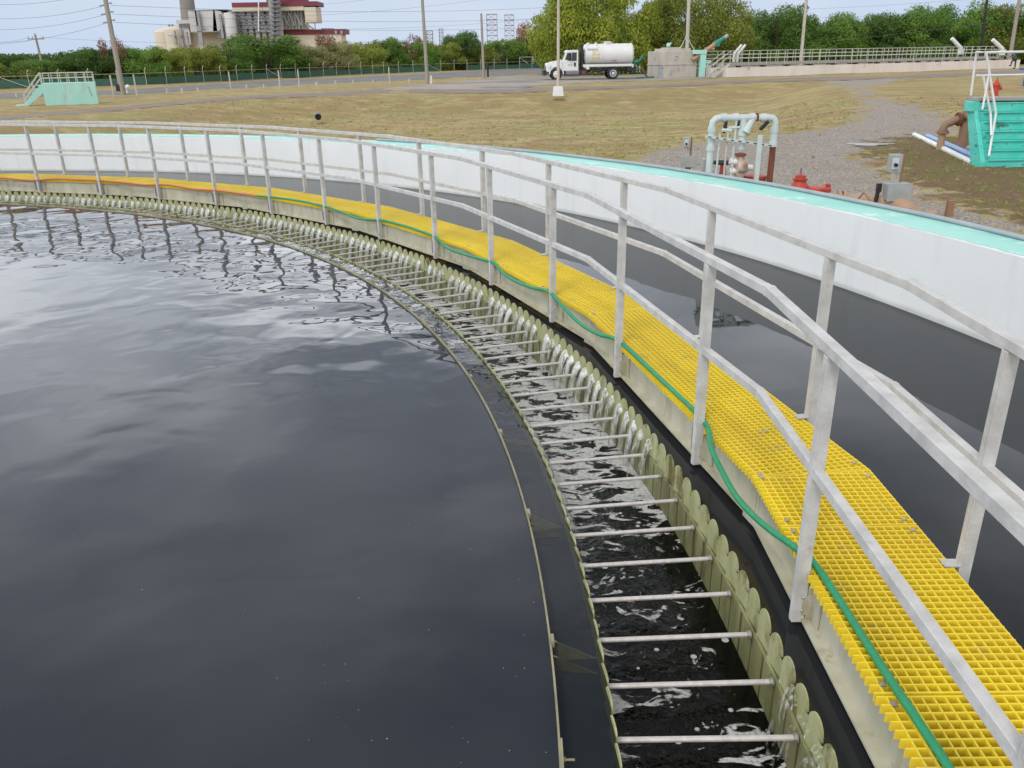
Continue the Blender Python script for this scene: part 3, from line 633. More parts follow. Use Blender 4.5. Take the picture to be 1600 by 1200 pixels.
# ------------------------------------------------------------------ walkway: 12 degree straight panels
CORN = [5.35+12*k for k in range(-2, 9)]
def rpoly(a, rv):          # radius of the polygon at angle a
    k = math.floor((a-5.35)/12); mid = 5.35+12*k+6
    return rv*math.cos(R(6))/math.cos(R(a-mid))
def pp(a, rv, z): return pol(a, rpoly(a, rv), z)
GIN, GOUT = 14.932, 15.600
walk = thing('walkway', 'curved walkway of yellow grating on beige channels beside the overflow trough', 'walkway', (CX, CY, 0))
gt, gd = .0065, .038
for ci in range(len(CORN)-1):
    a, b_ = CORN[ci], CORN[ci+1]
    mid = (a+b_)/2; ra = Vector((math.cos(R(mid)), math.sin(R(mid)), 0)); ta = Vector((-ra.y, ra.x, 0)); O = Vector((CX, CY, 0))
    hi = GIN*math.cos(R(6)); ho = GOUT*math.cos(R(6)); tn = math.tan(R(6))
    subs = [(-1, -.36), (-.36, .27), (.27, 1)] if ci % 2 else [(-1, -.33), (-.33, .30), (.30, 1)]
    if ci == 1: subs = [(-1, -.05), (-.05, .66), (.66, 1)]
    for s0, s1 in subs:
        mb = MB()
        nl = 15
        for i in range(nl+1):
            r_ = hi+.035+(ho-hi-.04)*i/nl; L0 = s0*r_*tn if abs(s0) == 1 else s0*15.2*tn; L1 = s1*r_*tn if abs(s1) == 1 else s1*15.2*tn
            mb.bar(O+ra*r_+ta*(L0+.005)+Vector((0, 0, ZG-gd/2)), O+ra*r_+ta*(L1-.005)+Vector((0, 0, ZG-gd/2)), gt, gd-.002)
        y0 = s0*15.2*tn; y1 = s1*15.2*tn; nn = max(1, round((y1-y0-.02)/.0393))
        for i in range(nn+1):
            y = y0+.01+(y1-y0-.02)*i/nn
            lo = max(hi, abs(y)/tn if abs(y) > hi*tn else hi); hi2 = ho
            if abs(y) > ho*tn: continue
            if lo > ho-.03: continue
            mb.bar(O+ra*lo+ta*y+Vector((0, 0, ZG-gd/2)), O+ra*hi2+ta*y+Vector((0, 0, ZG-gd/2)), gt+.001, gd)
        for e, yy in ((s0, y0), (s1, y1)):
            if abs(e) == 1:      # mitred edge bar at the corner
                sg = 1 if e > 0 else -1
                mb.bar(O+ra*hi+ta*(hi*tn-.008)*sg+Vector((0, 0, ZG-gd/2)), O+ra*ho+ta*(ho*tn-.008)*sg+Vector((0, 0, ZG-gd/2)), gt, gd-.001)
        g = mb.build('grating_panel', 'yellow', walk)
        for yy in (y0+.05, y1-.05):
            for r_ in (hi+.045, ho-.045):
                cb = MB(); c0 = O+ra*r_+ta*yy; cb.box((c0.x, c0.y, ZG+.003), (.022, .022, .005), R(mid+rnd.uniform(0, 20))); cb.build('grating_clip', 'steel', g)
    for nm, rv, sgn in (('inner_channel', GIN+.052, -1), ('outer_channel', GOUT-.04, 1)):
        mb = MB(); h_ = rv*math.cos(R(6)); za, zb = .262, .045; y = h_*tn-.002
        def P(r_, y_, z): return O+ra*r_+ta*y_+Vector((0, 0, z))
        def slab(ra0, ra1, z0, z1):
            mb.prism([P(ra0, -y, z0), P(ra1, -y, z0), P(ra1, -y, z1), P(ra0, -y, z1)], [P(ra0, y, z0), P(ra1, y, z0), P(ra1, y, z1), P(ra0, y, z1)])
        slab(h_, h_+.008, zb, za); slab(h_-.052 if sgn < 0 else h_+.008, h_ if sgn < 0 else h_+.06, zb, zb+.012)
        slab(h_-.018 if sgn < 0 else h_+.008, h_ if sgn < 0 else h_+.026, za-.010, za)
        ch = mb.build(nm, 'channel', walk)
        mb = MB()
        yy = -y+.03          # splice bracket near the corner
        mb.prism([P(h_-.004, yy, zb+.02), P(h_+.012, yy, zb+.02), P(h_+.012, yy, za-.02), P(h_-.004, yy, za-.02)], [P(h_-.004, yy+.10, zb+.02), P(h_+.012, yy+.10, zb+.02), P(h_+.012, yy+.10, za-.02), P(h_-.004, yy+.10, za-.02)])
        mb.box(P(h_-.035 if sgn < 0 else h_+.035, -y+.0, zb-.012), (.04, .14, .022), R(mid)); mb.build('splice_bracket', 'channel', ch)
    for f_ in (-.5, .5):
        mb = MB(); mb.bar(O+ra*(hi)+ta*(f_*hi*tn)+Vector((0, 0, .16)), O+ra*ho+ta*(f_*hi*tn)+Vector((0, 0, .16)), .06, .15); mb.build('cross_beam', 'darkgrey', walk)

# railings
def railing(name, label, rv, side):
    root = thing(name, label, 'railing', (CX, CY, 0), 'railings of the walkway')
    ztop = ZG+1.07; zmid = .80 if side < 0 else .79
    def rail(nm, z, wd, ht):
        for ci in range(len(CORN)-1):
            mb = MB(); a, b_ = CORN[ci]+.06, CORN[ci+1]-.06
            p, q_ = pp(a, rv, z), pp(b_, rv, z); d = (q_-p).normalized()
            mb.bar(p, q_, wd, ht)
            mb.build(nm, 'alu', root, bevel=.003)
            mb = MB(); c0 = pol(CORN[ci], rv, z)      # mitred knee between two lengths
            dn = (pp(CORN[ci]+3, rv, z)-pp(CORN[ci]+.06, rv, z)).normalized(); dp = (pp(CORN[ci]-.06, rv, z)-pp(CORN[ci]-3, rv, z)).normalized()
            mb.tube([c0-dp*.0155, c0, c0+dn*.0155], wd*.71, 4)
            # use explicit mitre prism instead of the tube
            mb = MB(); s_ = []
            for pt, dd in ((c0-dp*.017, dp), (c0, (dp+dn).normalized()), (c0+dn*.017, dn)):
                sx = dd.cross(Vector((0, 0, 1))).normalized(); s_.append([pt+sx*x*(wd+.002)/2+Vector((0, 0, y*(ht+.002)/2)) for x, y in ((-1, -1), (1, -1), (1, 1), (-1, 1))])
            mb.prism(s_[0], s_[1]); mb.prism(s_[1], s_[2]); mb.build(nm+'_joint', 'alu', root)
    rail('top_rail', ztop-.022, .050, .046)
    rail('mid_rail', zmid, .042, .046)
    pm = None
    for k in range(-2, 18):
        a = 2.0+6*k
        if a > 108: break
        r_ = rpoly(a, rv); ci = math.floor((a-5.35)/12); mid = 5.35+12*ci+6
        if pm is None:
            z0, z1 = .035, ztop-.048
            mb = MB(); L_ = z1-z0
            zb = [0, zmid-.026-z0, zmid+.026-z0, L_]
            mb.box((0, 0, L_/2), (.060, .020, L_)); mb.box((0, .0165, L_/2), (.052, .013, L_)); mb.box((0, -.0165, L_/2), (.056, .013, L_))
            pm = mb
        me_ = MB(); me_.v = list(pm.v); me_.f = list(pm.f); me_.mi = list(pm.mi)
        mt_ = Matrix.Translation(pol(a, r_, .035)) @ Matrix.Rotation(R(mid), 4, 'Z')
        me_.v = [tuple(mt_ @ Vector(v)) for v in me_.v]
        po = me_.build('post', 'alu', root, bevel=.002)
        mb = MB()
        if side < 0:
            mb2 = Matrix.Rotation(R(mid), 3, 'Z')
            c0 = pol(a, r_, 0)
            mb.box(c0+mb2 @ Vector((.052, -.005, .145)), (.042, .045, .17), R(mid)); mb.box(c0+mb2 @ Vector((.058, -.065, .145)), (.010, .085, .17), R(mid))
            mb.box(c0+mb2 @ Vector((.035, -.0275, .130)), (.050, .005, .10), R(mid))
            br_ = mb.build('foot_bracket', 'channel', po)
            for z in (.10, .17):
                bb = MB(); bb.lathe([(.008, 0), (.008, .004), (.005, .007)], c0+mb2 @ Vector((.012, -.023, z)), mb2 @ Vector((0, -1, 0)), 8)
                bb.build('bolt', 'steel', po)
        else:
            mb2 = Matrix.Rotation(R(mid), 3, 'Z'); c0 = pol(a, r_, 0)
            mb.box(c0+mb2 @ Vector((-.06, 0, ZG+.006)), (.07, .055, .008), R(mid)); mb.cyl(c0+mb2 @ Vector((-.09, .005, ZG+.008)), c0+mb2 @ Vector((-.09, .005, ZG+.016)), .008, n=6)
            mb.build('foot_plate', 'alu', po)
railing('inner_railing', 'grey metal railing along the trough side of the yellow walkway', 14.918, -1)
railing('outer_railing', 'grey metal railing along the far side of the yellow walkway nearest the white wall', 15.655, 1)

# hoses: green near, orange beyond, lying along the inner edge
def spline(pts, n=10):
    out_ = []
    P = [pts[0]]+pts+[pts[-1]]
    for i in range(1, len(P)-2):
        p0, p1, p2, p3 = (Vector(x) for x in P[i-1:i+3])
        for k in range(n):
            u = k/n; out_.append(.5*((2*p1)+(p2-p0)*u+(2*p0-5*p1+4*p2-p3)*u*u+(3*p1-p0-3*p2+p3)*u**3))
    out_.append(Vector(P[-2])); return out_
HR = .0165
top = ZG+HR+.001
green = [(-14, 15.0, top), (-8, 14.98, top), (-4, 14.96, top), (-2.4, 14.95, top), (-1.5, 14.936, top), (-.9, 14.926, top), (.0, 14.919, top), (1.2, 14.918, top), (2.1, 14.912, top), (2.7, 14.875, .310), (3.35, 14.84, .285), (4.2, 14.825, .245), (5.11, 14.82, .225), (5.92, 14.82, .25), (6.78, 14.825, .302), (7.6, 14.885, top), (8.6, 14.90, top), (10, 14.885, top), (11.6, 14.875, top), (13.8, 14.880, top), (14.6, 14.86, .315), (15.4, 14.82, .285), (17.1, 14.82, .25), (18.6, 14.82, .29), (19.8, 14.845, top), (20.6, 14.845, .316), (21.8, 14.82, .275), (23.6, 14.81, .25), (24.8, 14.82, .275), (25.7, 14.84, .31), (27.5, 14.82, .28), (30.3, 14.82, .25), (31.9, 14.85, top), (34.4, 14.88, top), (36.4, 14.87, top), (37.7, 14.85, .315), (40, 14.81, .267), (42, 14.82, .30), (43.7, 14.85, top), (46.4, 14.9, top), (48, 14.89, top), (49.6, 14.86, top), (51.3, 14.83, .31)]
orange = [(51.3, 14.83, .31), (53, 14.84, .31), (55.5, 14.85, .31), (58, 14.82, .30), (60, 14.85, top), (61.5, 14.88, top), (63.2, 14.82, .30), (65, 14.84, .31), (67.5, 14.88, top), (70, 14.87, top), (72.5, 14.87, top), (74.5, 14.82, .28), (77.5, 14.86, top), (80, 14.85, .31), (84, 14.87, top), (88, 14.83, .29), (92, 14.87, top), (98, 14.85, .3), (106, 14.87, top)]
mb = MB(); mb.tube(spline([pol(*p) for p in green], 12), HR, 12); tag(mb.build('green_hose', 'green_hose', smooth=True), 'green garden hose snaking along the inner edge of the yellow grating', 'hose')
mb = MB(); mb.tube(spline([pol(*p) for p in orange], 8), HR, 10); tag(mb.build('orange_hose', 'orange_hose', smooth=True), 'orange hose along the far part of the yellow grating, joined to the green one', 'hose')
# short frayed cord on the grating
a_ = at(1188, 680, ZG+.01); b_ = at(1213, 665, ZG+.006); mb = MB()
mb.tube(spline([a_, a_.lerp(b_, .4)+Vector((.012, .02, .01)), b_, b_+Vector((.02, .03, .0))], 6), .0022, 6); mb.tube(spline([a_.lerp(b_, .5), a_.lerp(b_, .4)+Vector((-.05, .0, .0))], 4), .002, 6)
tag(mb.build('cord', 'polewhite', smooth=True), 'short frayed white cord on the yellow grating', 'cord')

# ------------------------------------------------------------------ trees and scrub
def make_crown(seed, nb, leaves, size, shape='round', droop=0):
    """crown in a unit frame: half width 1, height 0..1; leaf sized blades in clumps"""
    r_ = np.random.RandomState(seed); cs = []
    for _ in range(nb):
        a = r_.uniform(0, 2*PI); z = r_.uniform(.10, .86) if shape != 'round' else r_.uniform(.22, .88)
        prof = math.sqrt(max(.02, 1-((z-.42)/.60)**2)); rr = prof*(.35+.5*r_.uniform()**.6)
        cs.append((rr*math.cos(a), rr*math.sin(a), z, r_.uniform(.20, .36)))
    for _ in range(nb//3):        # outlying twigs make the outline uneven
        a = r_.uniform(0, 2*PI); z = r_.uniform(.2, .95); prof = math.sqrt(max(.02, 1-((z-.42)/.60)**2)); cs.append((prof*.93*math.cos(a), prof*.93*math.sin(a), z, r_.uniform(.08, .16)))
    w_ = np.array([c[3]**2 for c in cs]); w_ /= w_.sum(); V = []
    for c, n_ in zip(cs, (w_*leaves).astype(int)+6):
        d = r_.normal(size=(n_, 3)); d /= np.linalg.norm(d, axis=1)[:, None]
        p = d*(r_.uniform(.55, 1.05, (n_, 1)))*c[3]; p[:, 2] *= .62
        p += np.array(c[:3]); p[:, 2] = np.maximum(p[:, 2], .015)
        nrm = d+r_.normal(0, .55, (n_, 3)); nrm[:, 2] += .35; nrm /= np.linalg.norm(nrm, axis=1)[:, None]
        u = np.cross(nrm, r_.normal(size=(n_, 3))); u /= np.linalg.norm(u, axis=1)[:, None]; v = np.cross(nrm, u)
        s_ = size*r_.uniform(.6, 1.4, (n_, 1)); u = u*s_; v = v*s_*.55
        V.append(np.stack([p-u, p-v*.9+u*.1, p+u, p+v], 1))
    V = np.concatenate(V).reshape(-1, 3); n_ = len(V)//4
    me = bpy.data.meshes.new('crown'); me.from_pydata(V.tolist(), [], np.arange(n_*4).reshape(n_, 4).tolist()); return me
def make_trunk(seed):
    r_ = random.Random(seed); mb = MB()
    for k in range(3):
        a = r_.uniform(0, 2*PI); l_ = r_.uniform(.12, .3)
        mb.tube([(.02*math.cos(a), .02*math.sin(a), -.03), (l_*.3*math.cos(a), l_*.3*math.sin(a), .22), (l_*math.cos(a), l_*math.sin(a), .5), (l_*1.7*math.cos(a), l_*1.7*math.sin(a), .72)], [.035, .028, .018, .006], 7)
        for q in range(2):
            b_ = a+r_.uniform(-1, 1); s0 = (l_*math.cos(a), l_*math.sin(a), .5); mb.tube([s0, (s0[0]+.3*math.cos(b_), s0[1]+.3*math.sin(b_), .75)], [.014, .004], 5)
    me = mb.build('trunk', 'bark', smooth=True); m_ = me.data; bpy.data.objects.remove(me); return m_
TR = [make_trunk(i) for i in range(3)]
CR = {}
for nm, args in {'bush': (11, 34, 16000, .027, 'scrub'), 'bush2': (12, 28, 15000, .026, 'scrub'), 'bush3': (15, 38, 17000, .025, 'scrub'), 'tall': (13, 46, 30000, .021, 'scrub'), 'big': (14, 70, 60000, .0175, 'scrub'), 'sparse': (16, 16, 2500, .032, 'round')}.items():
    CR[nm] = make_crown(*args)
CM = {}
def crown_mesh(nm, leaf):
    if (nm, leaf) not in CM:
        m_ = CR[nm].copy(); m_.materials.append(MT[leaf]); CM[(nm, leaf)] = m_
    return CM[(nm, leaf)]
ZT = GZ-.05
FPX = ((-300, 150), (0, 139.5), (230, 133.5), (440, 122.5), (600, 115), (730, 110.5), (850, 106.5), (1000, 101))
def fence_dist(px):
    return float(np.interp(px, [q[0] for q in FPX], [at(*q).y for q in FPX]))
def tree(px, ytop, wpx, dist, leaf, kind='bush', label='', name='tree', group=None, base=None):
    if px < 880: dist = fence_dist(px)*(1+wpx/F*.62)+1.5+(dist-80)*.1
    top = atd(px, ytop, dist); x = top.x; y = dist
    H_ = top.z-ZT; W_ = wpx/F*math.hypot(x, y)*.5
    t_ = thing(name, label, 'tree', (x, y, ZT), group, rz=rnd.uniform(0, 6.28))
    c_ = bpy.data.objects.new('crown', crown_mesh(kind, leaf)); COL.objects.link(c_); c_.parent = t_; c_.scale = (W_*1.05, W_*1.05, H_*.93)
    k_ = bpy.data.objects.new('trunk', TR[rnd.randrange(3)]); COL.objects.link(k_); k_.parent = t_; k_.scale = (min(W_, 4), min(W_, 4), H_)
    for o_, m_ in ((k_, None),):
        pass
    return t_
G1 = 'scrub trees behind the green fence'
LB = {'leaf_green': 'mid green scrub tree', 'leaf_dark': 'dark green scrub tree', 'leaf_olive': 'olive green scrub tree', 'leaf_dry': 'dry greyish scrub tree', 'leaf_lime': 'bright yellow-green scrub tree'}
rows = [(-150, 96, 120, 80, 'leaf_olive', 'bush', 'beyond the left edge of the fence'), (-60, 92, 110, 82, 'leaf_green', 'bush2', 'just off the left end of the green fence'),
 (15, 93, 85, 84, 'leaf_olive', 'bush3', 'at the far left edge, low'), (72, 88, 90, 86, 'leaf_green', 'bush', 'behind the leftmost short utility pole'), (122, 73, 80, 88, 'leaf_dark', 'bush2', 'tall and dark behind the pale turquoise box'),
 (160, 70, 66, 92, 'leaf_dark', 'bush', 'below the red crown left of the tall pole'), (214, 66, 80, 92, 'leaf_green', 'bush3', 'just right of the tall utility pole with insulators'), (258, 72, 74, 94, 'leaf_olive', 'bush2', 'under the cream silos of the power plant'), (302, 68, 80, 96, 'leaf_olive', 'bush', 'under the grey part of the power plant'),
 (348, 62, 76, 97, 'leaf_green', 'bush3', 'left of the rounded green tree below the plant'), (408, 47, 122, 93, 'leaf_green', 'bush', 'largest rounded one in front of the maroon banded plant'), (472, 66, 84, 100, 'leaf_dry', 'bush2', 'grey and dry beside the rounded green tree'), (520, 58, 70, 104, 'leaf_dry', 'bush3', 'below the low maroon wing of the plant'),
 (560, 62, 80, 106, 'leaf_olive', 'bush', 'under the right end of the plant'), (598, 57, 64, 110, 'leaf_green', 'bush2', 'behind the leaning brown twigs left of the grey pole'), (640, 59, 88, 106, 'leaf_green', 'bush3', 'wide dark one just left of the tall grey pole'), (690, 62, 70, 114, 'leaf_olive', 'bush', 'just right of the tall grey pole'),
 (722, 46, 66, 118, 'leaf_dark', 'bush2', 'tall and dark left of the short pole'), (748, 68, 60, 112, 'leaf_olive', 'bush3', 'low one around the short pole'), (785, 58, 80, 118, 'leaf_green', 'bush', 'right of the short pole'), (826, 52, 70, 122, 'leaf_green', 'bush2', 'between the short pole and the giant yellow-green tree'), (858, 55, 60, 124, 'leaf_dry', 'bush3', 'tucked against the giant yellow-green tree')]
for px, yt, wp, d_, lf, kd, tx in rows:
    tree(px, yt, wp, d_, lf, kd, LB[lf]+' '+tx, 'scrub_tree', G1)
for px, yt, wp, d_, kd, tx in ((173, 53, 48, 100, 'sparse', 'sparse red-brown tree crown showing left of the tall pole'), (508, 46, 42, 125, 'sparse', 'red-brown tree in front of the low maroon wing'), (603, 57, 30, 130, 'sparse', 'small brown twiggy tree left of the grey pole'), (648, 49, 36, 130, 'sparse', 'reddish sparse tree crown behind the tall grey pole'), (826, 29, 56, 135, 'sparse', 'reddish tree just left of the giant yellow-green tree')):
    tree(px, yt, wp, d_, 'leaf_red', kd, tx, 'red_tree', 'red-leaved trees among the scrub')
tree(932, -46, 178, 104, 'leaf_lime', 'big', 'giant yellow-green tree standing behind the white tank truck', 'broad_tree')
tree(1086, -30, 158, 108, 'leaf_olive', 'big', 'tall olive tree behind the slanted green-tipped conveyor', 'broad_tree')
tree(985, 52, 66, 100, 'leaf_lime', 'bush3', 'low yellow-green tree hanging over the back of the tank truck', 'broad_tree')
rows = [(1032, 18, 70, 118, 'leaf_dark', 'tall', 'in the gap between the giant yellow-green tree and the olive tree'), (1170, 12, 90, 116, 'leaf_dark', 'tall', 'right beside the tall olive tree'), (1222, 0, 90, 112, 'leaf_green', 'tall', 'left of the white pole over the long tank'),
 (1290, 16, 96, 112, 'leaf_green', 'tall', 'right of the white pole over the long tank'), (1345, 14, 90, 114, 'leaf_green', 'tall', 'over the middle of the long tank'), (1402, 14, 90, 114, 'leaf_dark', 'tall', 'left of the slanted white pipe over the tank'), (1462, 2, 100, 112, 'leaf_green', 'tall', 'behind the first slanted white pipe'),
 (1520, -4, 90, 114, 'leaf_green', 'tall', 'left of the thin black pole'), (1572, 0, 90, 112, 'leaf_olive', 'tall', 'between the black pole and the tan pole'), (1628, 4, 100, 112, 'leaf_green', 'tall', 'at the right edge behind the tan pole'), (1700, 0, 110, 112, 'leaf_dark', 'tall', 'beyond the right edge'), (1790, -4, 120, 112, 'leaf_green', 'tall', 'farthest beyond the right edge')]
for px, yt, wp, d_, lf, kd, tx in rows:
    tree(px, yt, wp*1.25, d_+9, lf, kd, LB[lf].replace('scrub ', '')+' '+tx, 'scrub_tree', 'tall trees behind the long tank')
# a dense far wood behind the individual trees
mb_ = []
r_ = np.random.RandomState(9); V = []
for px in range(-300, 2000, 22):
    dd = fence_dist(px)+24 if px < 900 else 138
    yt = (90 if px < 100 else 80 if px < 400 else 72 if px < 880 else 34)+r_.uniform(-6, 8)
    tp = atd(px, yt, dd); n_ = 1100
    p = r_.normal(0, 1, (n_, 3))*np.array([1.7, 2.2, 0])+np.array([tp.x, tp.y, 0]); p[:, 2] = GZ+r_.uniform(0, 1, n_)**.8*(tp.z-GZ)
    u = r_.normal(size=(n_, 3)); u /= np.linalg.norm(u, axis=1)[:, None]; v = np.cross(u, r_.normal(size=(n_, 3))); v /= np.linalg.norm(v, axis=1)[:, None]
    s_ = r_.uniform(.12, .28, (n_, 1)); V.append(np.stack([p-u*s_, p-v*s_*.6, p+u*s_, p+v*s_*.6], 1))
V = np.concatenate(V).reshape(-1, 3); me = bpy.data.meshes.new('far_wood'); me.from_pydata(V.tolist(), [], np.arange(len(V)).reshape(-1, 4).tolist()); me.materials.append(MT['leaf_dark'])
o = bpy.data.objects.new('far_wood', me); COL.objects.link(o); tag(o, 'dense dark thicket behind the separate trees', 'thicket', kind='stuff')

# ------------------------------------------------------------------ green fence along the scrub
FP = [at(*q) for q in FPX] or [at(-300, 150), at(0, 139.5), at(230, 133.5), at(440, 122.5), at(600, 115), at(730, 110.5), at(850, 106.5), at(1000, 101)]
fence = thing('mesh_fence', 'long green mesh fence with pale posts in front of the scrub trees', 'fence', FP[0][:])
mb = MB(); acc = 0; posts = []
for p, q in zip(FP[:-1], FP[1:]):
    n_ = max(1, round((q-p).length/3.0))
    for i in range(n_):
        posts.append(p.lerp(q, i/n_))
posts.append(FP[-1])
for i in range(len(posts)-1):
    a_, b_ = posts[i], posts[i+1]
    if i in (30, 31, 44, 45, 46): continue
    hh = rnd.uniform(.62, .82)
    if i % 100 == i: mb = MB(); mb.bar(a_+Vector((0, 0, .08+hh/2)), b_+Vector((0, 0, .08+hh/2)), .03, hh); mb.build('mesh_panel', 'meshgreen', fence)
mb = MB()
for i in range(len(posts)-1): mb.bar(posts[i]+Vector((0, -.03, 1.18)), posts[i+1]+Vector((0, -.03, 1.18)), .03, .03)
mb.build('top_wire', 'railwhite', fence)
for i, p in enumerate(posts[:100]):
    mb = MB(); mb.cyl(p+Vector((0, -.05, -.1)), p+Vector((0, -.05, 1.5)), .032, n=6); mb.cyl(p+Vector((0, -.05, 1.5)), p+Vector((.05, .2, 1.75)), .03, n=5)
    if i % 12 == 5: mb.bar(p+Vector((0, -.06, 1.2)), posts[min(i+1, len(posts)-1)]+Vector((0, -.06, .05)), .05, .05)
    mb.build('post', 'railwhite', fence)
# low white posts between path and road
for i, (u, v) in enumerate(((178, 151), (214, 149), (262, 146), (285, 145), (310, 144), (361, 141), (386, 139), (413, 138), (438, 139), (468, 136), (495, 134), (525, 132), (552, 131), (583, 131), (609, 130), (640, 129), (27, 153))):
    p = at(u, v); hgt = 1.45 if u in (178, 214, 361, 438, 468, 609) else .35; mb = MB(); mb.cyl(p+Vector((0, 0, -.1)), p+Vector((0, 0, hgt)), .055 if hgt > 1 else .09, n=8)
    tag(mb.build('marker_post', 'polewhite'), ('tall' if hgt > 1 else 'stubby')+' white post on the grass beside the road', 'post', 'white posts on the grass verge')
# gate frames
for i, (u0, u1, v, lb) in enumerate(((535, 560, 114, 'pale pipe gate frame with diagonal brace in the green fence, left one'), (812, 833, 107, 'pale pipe gate frame with diagonal brace in the fence behind the truck'))):
    a_ = at(u0, v); b_ = at(u1, v); g_ = thing('gate', lb, 'gate', a_[:]); mb = MB(); Z = lambda z: Vector((0, -.1, z))
    mb.cyl(a_+Z(0), a_+Z(2.0), .06, n=8); mb.cyl(b_+Z(0), b_+Z(2.0), .06, n=8); mb.build('post', 'railwhite', g_)
    mb = MB(); mb.cyl(a_+Z(1.9), b_+Z(1.9), .045, n=8); mb.cyl(a_+Z(1.85), b_+Z(.2), .04, n=8); mb.cyl(b_+Z(1.6), b_+Z(0)+Vector((1.6, 0, 0)), .04, n=8); mb.build('brace', 'railwhite', g_)

# ------------------------------------------------------------------ poles and wires
def pole(name, u, v, top_u, top_v, r0, r1, m_, label, cat='utility pole', extra=None, parts=None):
    b_ = gat(u, v); d = math.hypot(b_.x, b_.y); tz = atd(top_u, top_v, b_.y); p = thing(name, label, cat, b_[:])
    tp = Vector((b_.x+(tz.x-b_.x)*.6, b_.y, tz.z))
    mb = MB(); mb.tube([b_+Vector((0, 0, -.3)), b_.lerp(tp, .5), tp], [r0, (r0+r1)/2, r1], 10); mb.build('shaft', m_, p, smooth=True)
    return p, b_, tp
p1, b1, t1 = pole('utility_pole', 74, 133, 53, 54, .16, .11, 'pole', 'short wooden utility pole with crossarm behind the pale turquoise box')
mb = MB(); mb.bar(t1+Vector((-.9, 0, -.45)), t1+Vector((.9, 0, -.45)), .1, .12); mb.build('crossarm', 'pole', p1)
for x in (-.8, -.35, .8): mb = MB(); mb.lathe([(.05, 0), (.07, .06), (.04, .14), (.05, .2)], t1+Vector((x, 0, -.38)), n=8); mb.build('insulator', 'greypipe', p1)
mb = MB(); mb.lathe([(.05, 0), (.07, .06), (.04, .14)], t1, n=8); mb.build('insulator', 'greypipe', p1)
p2, b2, t2 = pole('utility_pole', 193, 148, 155, -45, .20, .15, 'pole', 'tall leaning utility pole with side insulators, second from the left')
for v_ in (-14, 8.5, 22, 35):
    q_ = atd(163+ (v_)*.2, v_, b2.y); mb = MB(); mb.cyl(q_+Vector((-.05, 0, .05)), q_+Vector((-.45, 0, -.02)), .05, n=8); mb.cyl(q_+Vector((.05, 0, .16)), q_+Vector((.45, 0, .14)), .05, n=8); mb.lathe([(.06, 0), (.1, .05), (.06, .1)], q_+Vector((.42, 0, .10)), n=8); mb.build('insulator', 'greypipe', p2)
mb = MB(); mb.box(b2+Vector((-.28, -.1, .5)), (.25, .2, .5)); mb.build('meter_box', 'black', p2); mb = MB(); mb.sphere(b2+Vector((.4, 0, .55)), .17); mb.cyl(b2+Vector((.3, 0, .1)), b2+Vector((.3, 0, .5)), .05); mb.build('standpipe', 'whitepaint', p2, smooth=True)
p3, b3, t3 = pole('utility_pole', 668, 131, 656, -40, .17, .12, 'pole', 'tall grey wooden pole in the middle of the verge')
mb = MB(); mb.cyl(b3+Vector((.35, 0, -.1)), b3+Vector((.35, 0, .7)), .1, n=10); mb.build('bollard_sleeve', 'whitepaint', p3)
p4, b4, t4 = pole('utility_pole', 756, 122, 751, 21, .15, .11, 'pole', 'shorter wooden pole in front of the small lattice towers')
mb = MB(); pb = at(762.5, 121); mb.cyl(pb+Vector((0, 0, -.1)), pb+Vector((0, 0, 1.35)), .11, n=10); tag(mb.build('black_post', 'black', smooth=True), 'short black post beside the shorter wooden pole', 'post')
b5 = gat(872, 146); p5 = thing('light_pole', 'slim white light pole on a white block by the truck cab', 'light pole', b5[:])
mb = MB(); mb.prism([b5+Vector((x*.34, y*.34, -.15)) for x, y in ((-1, -1), (1, -1), (1, 1), (-1, 1))], [b5+Vector((x*.28, y*.28, .42)) for x, y in ((-1, -1), (1, -1), (1, 1), (-1, 1))]); mb.build('base_block', 'whitepaint', p5, bevel=.02)
mb = MB(); mb.cyl(b5+Vector((0, 0, .42)), b5+Vector((0, 0, 9.5)), .10, .07, 12); mb.build('shaft', 'polewhite', p5, smooth=True)
p6, b6, t6 = pole('utility_pole', 1072, 119, 1076, -60, .20, .16, 'polewhite', 'tan pole rising behind the square concrete box')
p7, b7, t7 = pole('utility_pole', 1250, 109.3, 1262, -40, .22, .16, 'polewhite', 'white pole standing behind the left half of the long tank')
p8, b8, t8 = pole('utility_pole', 1530, 103, 1541, -40, .17, .15, 'black', 'thin black pole behind the right end of the long tank')
p9, b9, t9 = pole('utility_pole', 1576, 103.2, 1596, -40, .24, .18, 'pole', 'tan wooden pole at the right edge behind the person')
def wire(a_, b_, sag, r_=.011):
    mb = MB(); n_ = 20; mb.tube([a_.lerp(b_, i/n_)-Vector((0, 0, sag*4*(i/n_)*(1-i/n_))) for i in range(n_+1)], r_, 5)
    return tag(mb.build('power_line', 'wire'), kind=None)
WL = 'thin power line crossing the sky'
wires = []
left = Vector((-75, b2.y+20, 0)); right = Vector((110, 118, 0))
for k, v_ in enumerate((-14, 8.5, 22, 35)):
    q_ = atd(163+v_*.2, v_, b2.y)
    far_l = atd(-30, (8, 30, 48, 70)[k]-2, b2.y+6)
    wires.append((far_l, q_, .35, 'thin power line running left from the tall leaning pole'))
    far_r = atd(900, (-30, 9, 26, 40)[k], 96)
    wires.append((q_+Vector((.4, 0, 0)), far_r, .5, 'thin power line running right from the tall leaning pole'))
for x in (-.8, .8): wires.append((t1+Vector((x, 0, -.3)), atd(-40, 66+x*3, b1.y), .3, 'thin power line running left from the short wooden pole'))
wires.append((t1+Vector((.8, 0, -.3)), atd(660, 62, 85), .5, 'thin power line from the short wooden pole to the grey pole'))
